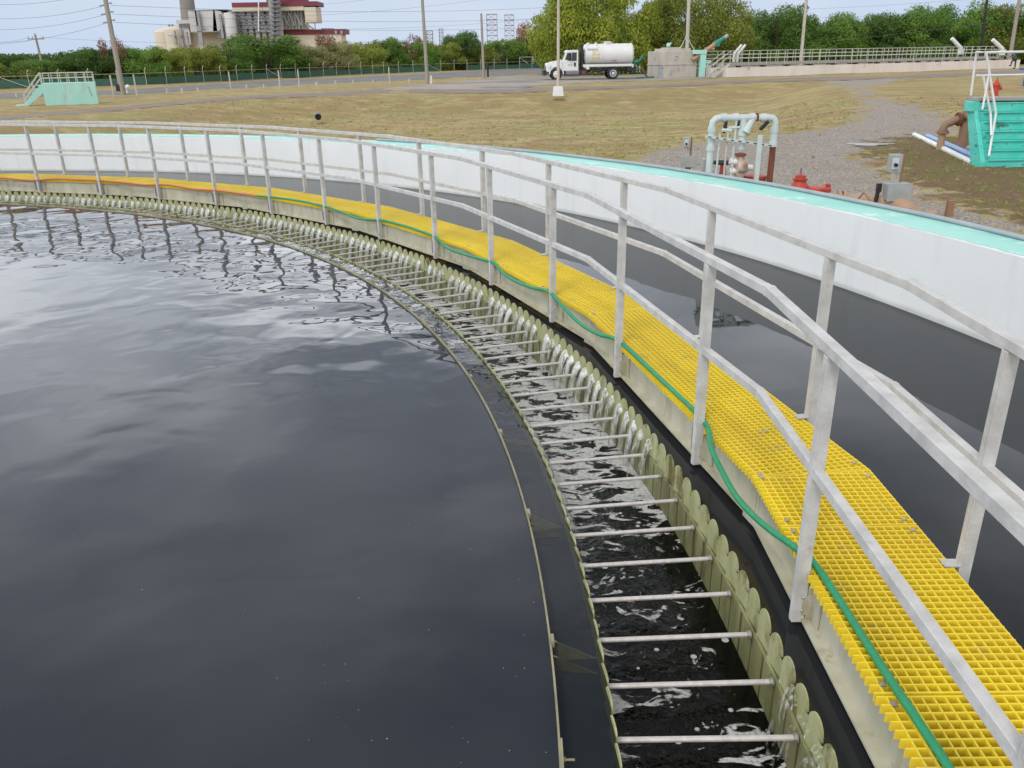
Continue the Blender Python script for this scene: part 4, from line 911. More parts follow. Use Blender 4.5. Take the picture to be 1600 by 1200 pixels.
for k, (u, v, u2, v2) in enumerate(((400, 12, 640, -12), (400, 27, 760, -2), (480, 45, 850, 28), (1180, 30, 1720, 0), (1160, 18, 1720, -20))):
    wires.append((atd(u, v, 110), atd(u2, v2, 112), .4, 'thin power line high over the trees'))
wires.append((atd(1255, 68, b7.y), atd(1640, 22, 95), .2, 'thin guy wire slanting over the long tank'))
for a_, b_, s_, lb in wires:
    o = wire(a_, b_, s_); tag(o, lb, 'power line', 'power lines')
# small lattice towers far off
for u, v0, v1, wpx in ((769, 22, 56, 16), (796, 23, 56, 14), (672, 48, 75, 9), (690, 45, 75, 6)):
    D = 330; s_ = D/F; a_ = atd(u-wpx/2, v1, D); b_ = atd(u+wpx/2, v1, D); tz = atd(u, v0, D).z; tw = thing('lattice_tower', 'small red and grey lattice tower above the distant scrub', 'lattice tower', (a_.x, a_.y, GZ), 'distant lattice towers')
    mb = MB(); n_ = 5; wy = (b_.x-a_.x)
    cs_ = [Vector((a_.x, a_.y, 0)), Vector((b_.x, a_.y, 0)), Vector((b_.x, a_.y+wy, 0)), Vector((a_.x, a_.y+wy, 0))]
    for c_ in cs_: mb.bar(c_+Vector((0, 0, GZ)), c_+Vector((0, 0, tz)), .2, .2)
    mb.build('leg', 'steelframe', tw); mb = MB(); H_ = tz-GZ
    for i in range(n_+4):
        z0 = GZ+H_*i/(n_+4); z1 = GZ+H_*(i+1)/(n_+4)
        for j in range(4):
            c0, c1 = cs_[j], cs_[(j+1) % 4]; mb.bar(c0+Vector((0, 0, z1)), c1+Vector((0, 0, z1)), .12, .12); mb.bar(c0+Vector((0, 0, z0)), c1+Vector((0, 0, z1)), .09, .09)
    mb.build('bracing', 'rust', tw)

# ------------------------------------------------------------------ power plant far behind the scrub
D = 410.; s_ = D/F*1.02
def PL(u, v, dy=0): return atd(u, v, D+dy)
plant = thing('power_plant', 'large cream and maroon power plant with open steel frame rising behind the scrub', 'power plant', (PL(390, 100).x, D, GZ))
def pbox(mb, u0, u1, v0, v1, dep, dy=0):
    a_ = PL(u0, v0, dy); b_ = PL(u1, v1, dy); um = (u0+u1)/2
    zt = PL(um, v0, dy).z; zb = PL(um, v1, dy).z
    mb.box(((a_.x+b_.x)/2, D+dy+dep/2, (zt+zb)/2), (b_.x-a_.x, dep, zt-zb))
mb = MB(); a_ = PL(297, -70, 30); b_ = PL(297, 80, 30); mb.tube([(PL(295, 80, 30).x, D+30, GZ), (PL(295, 28, 30).x, D+30, PL(295, 28, 30).z), (PL(295, 0, 30).x-.3, D+30, a_.z)], [4.0, 3.6, 3.0], 24); mb.build('smoke_stack', 'stack', plant, smooth=True)
mb = MB(); pbox(mb, 437, 475, 15, 46, 12, 4); pbox(mb, 362, 475, 9, 17, 14); pbox(mb, 475, 495, 11, 35, 12); pbox(mb, 437, 537, 53, 100, 12, 6); pbox(mb, 262, 362, 50, 100, 30, 8); pbox(mb, 362, 437, 50, 100, 30, 14)
mb.build('cream_wall', 'cream', plant)
mb = MB(); pbox(mb, 361.5, 496, 3, 10, 14.6, -.3); pbox(mb, 415, 476, -9, 3, 9, 4); pbox(mb, 437, 539, 46, 54, 12.6, 5.6); mb.build('maroon_band', 'maroon', plant)
mb = MB(); pbox(mb, 446, 474, -5, 0, 2, 4); mb.build('penthouse_panel', 'cream', plant)
mb = MB()
for (u, v0, r_) in ((256, 46, 4.6), (272, 42, 5.4)):
    c0 = PL(u, v0, 6); mb.lathe([(r_, GZ-c0.z), (r_, -1.2), (r_*.7, -.2), (r_*.25, .3)], c0, n=24)
mb.build('silo', 'cream', plant, smooth=True)
mb = MB(); pbox(mb, 293, 340, 16, 50, 20); pbox(mb, 275, 300, 31, 37, 14, 3); pbox(mb, 281, 299, 37, 70, 10, 4)
a0 = [PL(u, v) for u, v in ((333, 15), (345, 18), (352, 30), (352, 40), (341, 50), (333, 50))]; mb.prism(a0, [p+Vector((0, 16, 0)) for p in a0]); mb.build('precipitator', 'grey', plant)
mb = MB(); pbox(mb, 279, 296, 37.5, 42, 9, 3.2); mb.build('dark_recess', 'darkgrey', plant); mb = MB()
a0 = [PL(u, v, -1) for u, v in ((340, 50), (352, 36), (358, 36), (358, 60), (340, 60))]; mb.prism(a0, [p+Vector((0, 12, 0)) for p in a0]); mb.build('dark_recess', 'darkgrey', plant)
mb = MB(); pbox(mb, 362, 437, 17, 52, 20, 12); mb.build('boiler_bay', 'darkgrey', plant)
mb = MB(); c0 = PL(358, 20, -4); mb.lathe([(2.6, PL(358, 62, -4).z-c0.z), (2.6, -.5), (2.2, 0)], c0, n=20); mb.build('steel_cylinder', 'grey', plant, smooth=True)
mb = MB()
for v in (20, 28, 36, 44, 52): pbox(mb, 352, 364, v, v+.7, 6, -6)
for u, v0, v1 in ((310, 16, 72), (306, 16, 40), (273, 48, 70), (283, 44, 75), (292, 50, 75), (345, 22, 60)): pbox(mb, u, u+1.6, v0, v1, 1, -2)
pbox(mb, 300, 340, 49, 50.2, 1, -2); pbox(mb, 262, 285, 55, 56, 2, -3); pbox(mb, 293, 352, 15, 16, 21, -.3)
for u in (262, 267): pbox(mb, u, u+2, 38, 42, 2, 4)
mb.build('pipework', 'steelframe', plant)
mb = MB()
us = [363, 372, 382, 392, 402, 412, 422, 430, 437]; vs2 = [18, 23, 28, 33, 38, 44, 50]
for u in us: pbox(mb, u-.5, u+.5, 17, 75, 1.2, 2)
for v in vs2: pbox(mb, 362, 438, v-.45, v+.45, 1.0, 1.4)
for i in range(len(us)-1):
    for j in range(0, len(vs2)-1):
        if (i*3+j*5) % 4 < 2: mb.bar(PL(us[i], vs2[j], 2.2), PL(us[i+1], vs2[j+1], 2.2), .7, .7)
        elif (i+j) % 3 == 0: mb.bar(PL(us[i+1], vs2[j], 2.2), PL(us[i], vs2[j+1], 2.2), .7, .7)
for u in range(441, 474, 5): pbox(mb, u, u+1.1, 15, 46, 1.2, 2.6)
for j, u in enumerate(range(441, 470, 10)): mb.bar(PL(u, 20, 2), PL(u+10, 40, 2), .6, .6)
for u in (476, 491): pbox(mb, u, u+1.5, 35, 47, 1.5, 2)
mb.bar(PL(477, 36), PL(491, 46), .7, .7)
mb.build('steel_frame', 'steelframe', plant)
mb = MB()
for u in (424, 435):
    pbox(mb, u, u+1, -12, 60, 1.2, -6)
for v in range(-10, 60, 7): mb.bar(PL(424, v, -6), PL(436, v+7, -6), .6, .6); mb.bar(PL(436, v, -6), PL(424, v+7, -6), .6, .6); pbox(mb, 423, 437, v, v+.6, 5, -8)
mb.build('stair_tower', 'steelframe', plant)
mb = MB(); mb.bar(PL(404, 2, -2), PL(404, 48, -2), .5, .5); pbox(mb, 366, 378, 30, 32, 1, 8); pbox(mb, 405, 417, 34, 36, 1, 8); pbox(mb, 380, 388, 40, 44, 1, 8); mb.build('white_duct', 'whitepaint', plant)
mb = MB()
for u in range(502, 520, 5): pbox(mb, u, u+3, 44, 46, 3, 12)
for u in (523, 532): pbox(mb, u, u+3.4, 48, 53, .4, 5.2)
mb.build('roof_unit', 'greypipe', plant)

# ------------------------------------------------------------------ pale turquoise box with stairs at the left
B0 = at(72, 165.5); B1 = at(154, 162.6)
d1 = (B1-B0); wB = d1.length; ux = d1.normalized(); uy = Vector((-ux.y, ux.x, 0))
rzB = math.atan2(ux.y, ux.x)
bx = thing('turquoise_box', 'pale turquoise concrete box with stairs and railing on the grass at the left', 'concrete box', B0[:], rz=rzB)
HB = 1.22
mb = MB(); mb.prism([(0, 0, -.2), (wB, 0, -.2), (wB, 2.2, -.2), (0, 2.2, -.2)], [(0, 0, HB), (wB, 0, HB), (wB, 2.2, HB), (0, 2.2, HB)]); mb.build('box_body', 'tealpale', bx, world=False)
mb = MB(); n_ = 6
for i in range(n_): mb.box((-.12-.17*i, .45, HB-.1-HB/n_*i*1.0), (.24, .8, .05)); mb.box((-.04-.17*i, .45, HB-.19-HB/n_*i), (.04, .8, .18))
mb.prism([(0, .02, HB), (0, .02, HB-.5), (-1.05, .02, -.1), (-1.25, .02, 0)], [(0, .07, HB), (0, .07, HB-.5), (-1.05, .07, -.1), (-1.25, .07, 0)]); mb.box((-1.25, .4, .02), (.6, .9, .14)); mb.build('stairs', 'tealpale', bx, world=False)
def rails(mb, pts, hs, r_=.022):
    for h_ in hs: mb.tube([Vector(p)+Vector((0, 0, h_)) for p in pts], r_, 6)
for y in (.1, 2.1):
    mb = MB(); rails(mb, [(0, y, HB), (wB-.05, y, HB)], (.55, .28)); 
    for i in range(7): x = i*(wB-.05)/6; mb.cyl((x, y, HB), (x, y, HB+.55), .022, n=6)
    mb.build('railing', 'railwhite', bx, world=False)
for y in (.06, .84):
    mb = MB(); rails(mb, [(0, y, HB), (-1.05, y, .05)], (.6, .3))
    for x, z in ((0, HB), (-.5, .65), (-1.05, .05)): mb.cyl((x, y, z), (x, y, z+.6), .022, n=6)
    mb.build('stair_railing', 'railwhite', bx, world=False)
mb = MB()          # faded dark marks painted down the right end of the face
for k in range(5): mb.box((wB-.36+.015*k, -.004, .95-.11*k), (.09, .006, .022)); mb.box((wB-.33+.02*k, -.004, .91-.11*k), (.02, .006, .07))
mb.build('painted_mark', 'darkgrey', bx, world=False)

# ------------------------------------------------------------------ tank truck
T0 = at(868, 125.3); T1 = Vector((at(952, 123).x, T0.y+.12, GZ)); d1 = T1-T0; rzT = math.atan2(d1.y, d1.x)
tr = thing('tank_truck', 'white vacuum tank truck parked on the concrete apron', 'truck', (T0.x, T0.y, GZ+.03), rz=rzT)
WBs = d1.length; K = WBs/5.5            # wheelbase
def tb(name, m_, fn, parent=None, smooth_=False, bevel=0):
    mb = MB(); fn(mb); return mb.build(name, m_, parent or tr, smooth_, world=False, bevel=bevel)
def wheel(x, y, dual=False):
    mb = MB(); r_ = .52; wd = .28 if not dual else .55
    mb.lathe([(r_*.62, -wd/2), (r_*.93, -wd/2), (r_, -wd/2+.04), (r_, wd/2-.04), (r_*.93, wd/2), (r_*.62, wd/2)], (x, y, r_), (0, 1, 0), 28); ty = mb.build('wheel', 'rubber', tr, True, world=False)
    mb = MB(); s1 = -1 if y < 0 else 1
    o_ = y+s1*(wd/2)
    if dual: prof = [(r_*.60, .0), (r_*.60, .012), (r_*.52, .01), (r_*.45, -.05), (r_*.25, -.06), (r_*.24, .03), (.05, .05)]
    else: prof = [(r_*.60, 0), (r_*.60, .012), (r_*.5, .015), (r_*.4, .05), (r_*.22, .06), (r_*.2, .1), (.05, .11)]
    mb.lathe(prof, (x, o_, r_), (0, s1, 0), 24); rm = mb.build('rim', 'whitepaint', ty, True, world=False)
    mb = MB()
    for q in range(8): an = q*PI/4; mb.cyl((x+r_*.36*math.cos(an), o_, r_+r_*.36*math.sin(an)), (x+r_*.36*math.cos(an), o_+s1*.055, r_+r_*.36*math.sin(an)), .035, n=6)
    mb.build('wheel_nut', 'darkgrey', ty, world=False)
for y in (-1.05, 1.05): wheel(0, y); wheel(WBs, y*.93, True)
W = 1.15
def cab(mb):
    # side outline of the cab with raked windscreen, extruded across; narrower roof
    pr = [(.62, .80), (.62, 1.45), (.50, 1.55), (.90, 2.48), (1.02, 2.60), (2.05, 2.62), (2.12, 2.5), (2.12, .80)]
    mb.prism([(x*K, -W*(.95 if z < 1.6 else .87), z) for x, z in pr], [(x*K, W*(.95 if z < 1.6 else .87), z) for x, z in pr])
tb('cab', 'whitepaint', cab, bevel=.03)
def hood(mb):
    pr = [(-1.02, .95), (-1.05, 1.35), (-.95, 1.48), (-.4, 1.62), (.62, 1.78), (.62, 1.10), (.60, .95), (.55, .80), (.50, 1.05), (.30, 1.22), (0, 1.28), (-.30, 1.22), (-.52, 1.02), (-.58, .86)]
    # upper shell (without the wheel arches) and side fenders
    mb.prism([(x*K, -.80, z) for x, z in ((-1.02, .8), (-1.05, 1.35), (-.95, 1.48), (-.4, 1.62), (.62, 1.78), (.62, .8))], [(x*K, .80, z) for x, z in ((-1.02, .8), (-1.05, 1.35), (-.95, 1.48), (-.4, 1.62), (.62, 1.78), (.62, .8))])
tb('hood', 'whitepaint', hood, bevel=.04)
for sy in (-1, 1):
    def fender(mb):
        outr = []; inn = []
        for i in range(13):
            an = PI*(i/12); outr.append((-.72*math.cos(an), .52+.80*math.sin(an))); inn.append((-.60*math.cos(an), .52+.64*math.sin(an)))
        for i in range(12):
            q_ = [outr[i], outr[i+1], inn[i+1], inn[i]]; mb.prism([(x, sy*.78, z) for x, z in q_], [(x, sy*1.18, z) for x, z in q_])
        mb.prism([(x, sy*.78, z) for x, z in ((-1.0, .75), (-1.0, 1.35), (-.55, 1.38), (-.66, .75))], [(x, sy*1.12, z) for x, z in ((-1.0, .75), (-1.0, 1.3), (-.55, 1.33), (-.66, .75))])
    tb('fender', 'whitepaint', fender, bevel=.02)
    tb('headlight', 'glass', lambda mb: mb.box((-1.02, sy*.92, 1.08), (.06, .30, .24)))
    sw = tb('side_window', 'glass', lambda mb: mb.prism([(x*K, sy*W*.885-.004*sy, z) for x, z in ((.80, 1.72), (1.04, 2.36), (1.42, 2.40), (1.42, 1.66))], [(x*K, sy*W*.885+.05*sy, z) for x, z in ((.80, 1.72), (1.04, 2.36), (1.42, 2.40), (1.42, 1.66))]))
    tb('side_window', 'glass', lambda mb: mb.prism([(x*K, sy*W*.885-.004*sy, z) for x, z in ((1.50, 1.66), (1.50, 2.40), (1.95, 2.40), (1.95, 1.66))], [(x*K, sy*W*.885+.05*sy, z) for x, z in ((1.50, 1.66), (1.50, 2.40), (1.95, 2.40), (1.95, 1.66))]))
    dr = tb('door', 'whitepaint', lambda mb: mb.box((1.25*K, sy*W*.955, 1.22), (1.25, .02, .80)))
    tb('handle', 'black', lambda mb: mb.box((1.78*K, sy*(W*.955+.03), 1.36), (.16, .05, .34)), dr)
    tb('mirror', 'black', lambda mb: (mb.box((1.36*K, sy*(W+.20), 2.0), (.14, .10, .55)), mb.bar((1.4*K, sy*W*.9, 2.2), (1.36*K, sy*(W+.2), 2.2), .03, .03), mb.bar((1.4*K, sy*W*.9, 1.8), (1.36*K, sy*(W+.2), 1.8), .03, .03)))
tb('windscreen', 'glass', lambda mb: mb.prism([(.545*K-.02, -.92, 1.66), (.545*K-.02, .92, 1.66), (.87*K-.02, .86, 2.42), (.87*K-.02, -.86, 2.42)], [(.60*K, -.92, 1.66), (.60*K, .92, 1.66), (.92*K, .86, 2.42), (.92*K, -.86, 2.42)]))
tb('bumper', 'black', lambda mb: mb.box((-1.12*K, 0, .66), (.30, 2.3, .46)), bevel=.03)
tb('grille', 'darkgrey', lambda mb: mb.box((-1.06*K, 0, 1.15), (.06, 1.1, .5)))
tb('chassis', 'black', lambda mb: (mb.box((3.3*K, -.42, .82), (8.0, .12, .30)), mb.box((3.3*K, .42, .82), (8.0, .12, .30)), mb.box((3.3, 0, .8), (6.8, .7, .12)), mb.box((7.35*K, 0, .86), (.9, 1.7, .4)), mb.cyl((5.5, -.9, .52), (5.5, .9, .52), .12), mb.cyl((0, -.9, .52), (0, .9, .52), .09)))
for sy in (-1, 1):
    tb('fuel_tank', 'darkgrey', lambda mb: mb.lathe([(.02, 0), (.28, .02), (.28, 1.28), (.02, 1.3)], (.85, sy*.90, .62), (1, 0, 0), 16), smooth_=True)
    tb('tool_box', 'black', lambda mb: (mb.box((2.55, sy*.9, .66), (.75, .4, .5)), mb.box((3.7, sy*.75, .74), (1.1, .3, .25))))
    tb('valve_gear', 'rust', lambda mb: mb.box((2.55, sy*1.12, .62), (.35, .08, .3)))
    tb('drain_pipe', 'rust', lambda mb: mb.cyl((3.0, sy*1.0, .5), (3.4, sy*1.0, .75), .06))
    tb('mud_flap', 'black', lambda mb: mb.box((6.35*K, sy*.98, .78), (.03, .5, .6)))
    tb('tail_light', 'redvalve', lambda mb: mb.box((7.78*K, sy*.75, .95), (.05, .16, .12)))
TX0, TX1, TRr, TZ = 2.75, 7.15, .93, 2.18
def tankf(mb):
    mb.lathe([(.02, -.20), (TRr*.55, -.16), (TRr*.85, -.08), (TRr, .02), (TRr, TX1-TX0), (TRr*.85, TX1-TX0+.12), (TRr*.5, TX1-TX0+.20), (.02, TX1-TX0+.23)], (TX0, 0, TZ), (1, 0, 0), 40)
tk = tb('tank', 'whitepaint', tankf, smooth_=True)
for xb in (2.85, 4.3, 5.7, 7.05): tb('tank_band', 'whitepaint', lambda mb: mb.lathe([(TRr+.001, 0), (TRr+.022, .005), (TRr+.022, .055), (TRr+.001, .06)], (xb, 0, TZ), (1, 0, 0), 40), tk)
MT['stainedwhite'] = mat('stainedwhite', (.70, .66, .45), (.60, .50, .28), rough=.6, scale=4)
tb('stained_panel', 'stainedwhite', lambda mb: [mb.prism([(x0, -TRr*math.cos(a0)-.012, TZ+TRr*math.sin(a0)), (x1, -TRr*math.cos(a0)-.012, TZ+TRr*math.sin(a0)), (x1, -TRr*math.cos(a1)-.012, TZ+TRr*math.sin(a1)), (x0, -TRr*math.cos(a1)-.012, TZ+TRr*math.sin(a1))], [(x0, -TRr*math.cos(a0)+.03, TZ+TRr*math.sin(a0)), (x1, -TRr*math.cos(a0)+.03, TZ+TRr*math.sin(a0)), (x1, -TRr*math.cos(a1)+.03, TZ+TRr*math.sin(a1)), (x0, -TRr*math.cos(a1)+.03, TZ+TRr*math.sin(a1))]) for x0, x1 in ((3.35, 3.72), (3.80, 4.10)) for a0, a1 in ((-.65, -.3), (-.3, .05), (.05, .35))], tk)
tb('tank_cradle', 'whitepaint', lambda mb: (mb.box((4.9*K, -.86, 1.22), (4.7, .16, .22)), mb.box((4.9*K, .86, 1.22), (4.7, .16, .22)), mb.box((2.7, 0, 1.15), (.15, 1.8, .3)), mb.box((7.2, 0, 1.15), (.15, 1.8, .3)), mb.box((2.95, -.8, 1.08), (.3, .4, .4))), bevel=.02)
tb('vent_cylinder', 'whitepaint', lambda mb: (mb.lathe([(.02, 0), (.24, .03), (.24, .95), (.02, 1.0)], (2.9, -.72, 2.72), (1, 0, 0), 20), mb.cyl((3.0, -.60, 2.9), (3.0, -.60, 3.22), .14), mb.cyl((3.75, -.4, 2.9), (3.75, -.4, 3.22), .13)), smooth_=True)
tb('manhole', 'whitepaint', lambda mb: (mb.lathe([(.36, 0), (.36, .16), (.42, .17), (.42, .22), (.05, .26)], (4.9, 0, TZ+TRr-.05), (0, 0, 1), 20), mb.cyl((5.3, .1, 3.0), (5.3, .1, 3.22), .08)), smooth_=True)
tb('exhaust', 'black', lambda mb: mb.tube([(2.38, -.7, .8), (2.38, -.7, 3.0), (2.42, -.75, 3.1)], .09, 12), smooth_=True)
tb('back_panel', 'black', lambda mb: mb.box((2.42, 0, 1.9), (.16, 1.9, 1.7)))
tb('rear_pipes', 'tealmotor', lambda mb: (mb.tube([(7.35, -.5, 1.45), (7.9, -.5, 1.6), (8.2, -.5, 2.05)], .09, 10), mb.tube([(7.35, -.2, 1.35), (8.0, -.2, 1.5), (8.3, -.3, 1.85)], .08, 10), mb.cyl((7.45, -.45, .9), (7.45, -.45, 1.4), .06), mb.lathe([(.12, 0), (.12, .1)], (7.5, -.5, 1.48), (1, 0, .2), 12)), smooth_=True)
tb('rear_valve', 'greypipe', lambda mb: (mb.cyl((7.6, -.75, .55), (7.6, -.75, 1.2), .04), mb.cyl((7.9, -.75, .55), (7.9, -.75, 1.2), .04), mb.box((7.8, 0, 1.0), (.1, 2.0, .08))))
tb('door_lettering', 'darkgrey', lambda mb: [mb.box((1.12+.085*i, -W*.955-.013, z), (.05, .006, .05)) for i in range(5) for z in (1.36, 1.24)])
tb('red_mark', 'redvalve', lambda mb: mb.box((5.45, -TRr*.80-.03, TZ-TRr*.60), (.5, .02, .05), 0, Matrix.Rotation(R(37), 3, 'X')), tk)
# hose from the truck to the concrete box
mb = MB(); q0 = at(984, 117, .9)
MW = Matrix.Translation(tr.location) @ Matrix.Rotation(rzT, 4, 'Z')
h0 = MW @ Vector((8.05, -.4, .95)); h9 = at(1031, 120)+Vector((0, 0, .9))
mid1 = h0.lerp(h9, .35); mid1.z = GZ+.12; mid2 = h0.lerp(h9, .62); mid2.z = GZ+.12; mid3 = h0.lerp(h9, .85); mid3.z = GZ+.75
mb.tube(spline([h0, mid1, mid2, mid3, h9], 8), .07, 10); tag(mb.build('suction_hose', 'brownpipe', smooth=True), 'thick brown suction hose sagging from the truck to the concrete box', 'hose')
mb = MB(); a_ = at(1003, 123); b_ = at(1033, 121)
for k in range(4): mb.tube(spline([a_+Vector((-.6+.5*k, .3*k, .08)), a_.lerp(b_, .5)+Vector((0, -.2+.2*k, .1)), b_+Vector((.2, .2*k, .1))], 6), .06, 8)
tag(mb.build('hose_pile', 'tealmotor', smooth=True), 'pile of dull green hoses on the ground left of the concrete box', 'hoses')

# ------------------------------------------------------------------ square concrete box with conveyor
C0 = at(1036, 122.5); C1 = at(1087.5, 121); d1 = C1-C0; wC = d1.length; rzC = math.atan2(d1.y, d1.x)
cb = thing('concrete_chamber', 'square weathered concrete chamber with a blue circle mark beside the truck', 'concrete box', C0[:], rz=rzC)
mb = MB(); mb.box((wC/2, 1.6, 1.15), (wC, 3.2, 2.5)); mb.build('chamber_body', 'concrete', cb, world=False, bevel=.03)
mb = MB(); mb.box((wC/2, 1.6, 1.20), (wC+.10, 3.3, .07)); mb.build('joint_band', 'concrete', cb, world=False)
mb = MB(); mb.box((wC/2, 1.6, 2.5), (wC*.72, 2.4, .24)); mb.box((wC/2-.3, 1.4, 2.66), (wC*.4, 1.4, .12)); mb.build('lid', 'concrete', cb, world=False, bevel=.02)
mb = MB(); mb.tube([(1.30+.20*math.cos(k*PI/10), -.012, 1.75+.20*math.sin(k*PI/10)) for k in range(20)]+[(1.50, -.012, 1.75)], .018, 6); mb.bar((1.22, -.012, 1.62), (1.38, -.012, 1.90), .02, .03); mb.build('painted_ring', 'bluepipe', cb, world=False)
mb = MB(); mb.tube([(1.9, .4, 2.6), (2.5, .4, 3.7), (wC+.3, .4, 1.9)], .05, 6); mb.build('hoist_frame', 'railwhite', cb, world=False)
mb = MB(); mb.lathe([(.12, 0), (.2, .1), (.2, .25), (.08, .4)], (.85, .8, 2.72), n=12); mb.cyl((.85, .8, 2.95), (1.15, .8, 3.1), .08); mb.build('level_sensor', 'tealpale', cb, world=False)
mb = MB(); mb.box((-.1, .2, .45), (.5, .35, .9)); mb.cyl((-.3, .1, 1.0), (.2, .1, 1.0), .1); mb.build('side_fitting', 'greypipe', cb, world=False)
cv = thing('screw_conveyor', 'slanted tan screw conveyor tube with green motor at its top', 'conveyor', at(1088, 121)[:])
yv = C1.y-.3; a_ = atd(1082, 93.5, yv); b_ = atd(1116, 70, yv); c_ = atd(1121, 64.5, yv); e_ = atd(1125, 58, yv)
mb = MB(); mb.tube([a_, b_], .21, 14); mb.build('tube', 'tanpipe', cv, smooth=True)
mb = MB(); dd = (b_-a_).normalized(); mb.lathe([(.28, 0), (.28, .10)], a_.lerp(b_, .62), dd, 14); mb.cyl(a_.lerp(b_, .80), a_.lerp(b_, .80)+Vector((.42, 0, -.12)), .15); mb.lathe([(.28, 0), (.28, .08)], b_, dd, 14); mb.build('flange', 'tanpipe', cv)
mb = MB(); mb.lathe([(.18, 0), (.26, .05), (.26, .5), (.18, .6)], b_+dd*.05, dd, 14); mb.box(b_+dd*.35+Vector((.05, -.1, -.2)), (.28, .3, .26)); mb.lathe([(.2, 0), (.2, .5)], b_+dd*.6, dd, 12); mb.build('motor', 'tealmotor', cv, smooth=True)
mb = MB(); mb.lathe([(.17, 0), (.17, .35), (.1, .4)], b_+dd*1.1, dd, 12); mb.build('motor_cap', 'greypipe', cv, smooth=True)
pl = thing('turquoise_stand', 'pale turquoise T-shaped column supporting the conveyor', 'column', at(1096, 121)[:])
c0 = at(1096, 121); tz = atd(1096, 79, c0.y).z
mb = MB(); mb.box((c0.x, c0.y, (tz+GZ)/2-.1), (.55, .5, tz-GZ)); mb.build('column', 'tealpale', pl, bevel=.01)
mb = MB(); mb.box((c0.x-.35, c0.y, tz-.12), (1.3, .6, .36)); mb.build('cap_beam', 'tealpale', pl, bevel=.01)
mb = MB(); c1 = at(1104, 119); mb.box(c1+Vector((0, .4, .95)), (.75, .6, 1.1)); mb.box(c1+Vector((0, .4, .25)), (.2, .2, .5)); tag(mb.build('control_cabinet', 'tealpale', bevel=.01), 'pale grey cabinet on a leg right of the turquoise column', 'cabinet')
mb = MB(); c1 = at(1120, 117.5); mb.box(c1+Vector((0, 1.2, .42)), (4.0, 1.6, .55)); mb.box(c1+Vector((-.6, .3, 1.0)), (.5, .4, .5)); mb.cyl(c1+Vector((-.2, .2, .9)), c1+Vector((1.6, .2, .9)), .1); mb.cyl(c1+Vector((-2.2, .3, .2)), c1+Vector((-2.2, .3, 1.6)), .09)
tag(mb.build('pump_skid', 'darkgrey', bevel=.02), 'low dark machinery skid between the turquoise column and the long tank', 'machinery')

# ------------------------------------------------------------------ long rectangular tank
Q0 = at(1137, 121.5); Q1 = at(1592, 106); d1 = Q1-Q0; LQ = d1.length; rzQ = math.atan2(d1.y, d1.x)
lt = thing('long_tank', 'long stained pinkish concrete tank with white pipe railings', 'tank', Q0[:], rz=rzQ)
MQ = Matrix.Translation(Q0) @ Matrix.Rotation(rzQ, 4, 'Z')
HQ = .86
def lb_(name, m_, fn, parent=None, smooth_=False):
    mb = MB(); fn(mb); return mb.build(name, m_, parent or lt, smooth_, world=False)
lb_('tank_wall', 'tankwall', lambda mb: (mb.box((LQ/2, .15, HQ/2-.1), (LQ, .3, HQ+.2)), mb.box((LQ/2, 6, HQ/2-.1), (LQ, .3, HQ+.2)), mb.box((.15, 3.1, HQ/2-.1), (.3, 5.5, HQ+.2)), mb.box((LQ-.15, 3.1, HQ/2-.1), (.3, 5.5, HQ+.2))))
lb_('walkway_slab', 'slabgrey', lambda mb: (mb.box((LQ/2-.8, 1.05, 1.13), (LQ-3.4, .9, .22)), mb.box((LQ/2, 4.6, 1.13), (LQ-.4, .9, .22))))
lb_('slab_support', 'darkgrey', lambda mb: [mb.box((x, y, .92), (.25, .5, .2)) for x in np.arange(2, LQ-2, 3.) for y in (1.0, 4.6)])
def qrail(y, x0, x1, z0, nm='pipe_railing'):
    n_ = int((x1-x0)/2.15); mb = MB()
    for z in (.42, .75, 1.07): mb.cyl((x0, y, z0+z), (x1, y, z0+z), .028, n=6)
    r0 = mb.build(nm, 'railwhite', lt, world=False)
    for i in range(n_+1):
        x = x0+(x1-x0)*i/n_; mb = MB(); mb.cyl((x, y, z0-.25), (x, y, z0+1.07), .03, n=6); mb.build('post', 'railwhite', r0, world=False)
qrail(.56, .6, LQ-3.2, 1.24); qrail(1.5, .6, LQ-3.2, 1.24); qrail(4.2, .4, LQ-.4, 1.24); qrail(5.0, .4, LQ-.4, 1.24)
# end frame and stairs at the left
def lstair(mb):
    for y in (.56, 1.5):
        mb.cyl((.6, y, 1.24+1.07), (-1.3, y, 1.15), .03, n=6); mb.cyl((.6, y, 1.9), (-1.3, y, .75), .03, n=6); mb.cyl((-1.3, y, .0), (-1.3, y, 1.15), .03, n=6)
    for i in range(5): mb.box((.35-.34*i, 1.03, 1.0-.22*i), (.34, .85, .05))
    mb.bar((.55, .58, 1.15), (-1.3, .58, .02), .05, .22); mb.bar((.55, 1.48, 1.15), (-1.3, 1.48, .02), .05, .22)
lb_('stairs', 'railwhite', lstair)
def rstair(mb):
    x = LQ-3.2
    for y in (.56, 1.5):
        mb.cyl((x, y, 1.24+1.07), (x+2.2, y, 1.25), .03, n=6); mb.cyl((x, y, 1.95), (x+2.2, y, .9), .03, n=6)
        for k in range(5): mb.cyl((x+.55*k, y, .9-.2*k*.6), (x+.55*k, y, 2.3-.26*k), .022, n=6)
    for i in range(5): mb.box((x+.2+.4*i, 1.03, 1.1-.22*i), (.38, .85, .05))
lb_('stairs', 'railwhite', rstair)
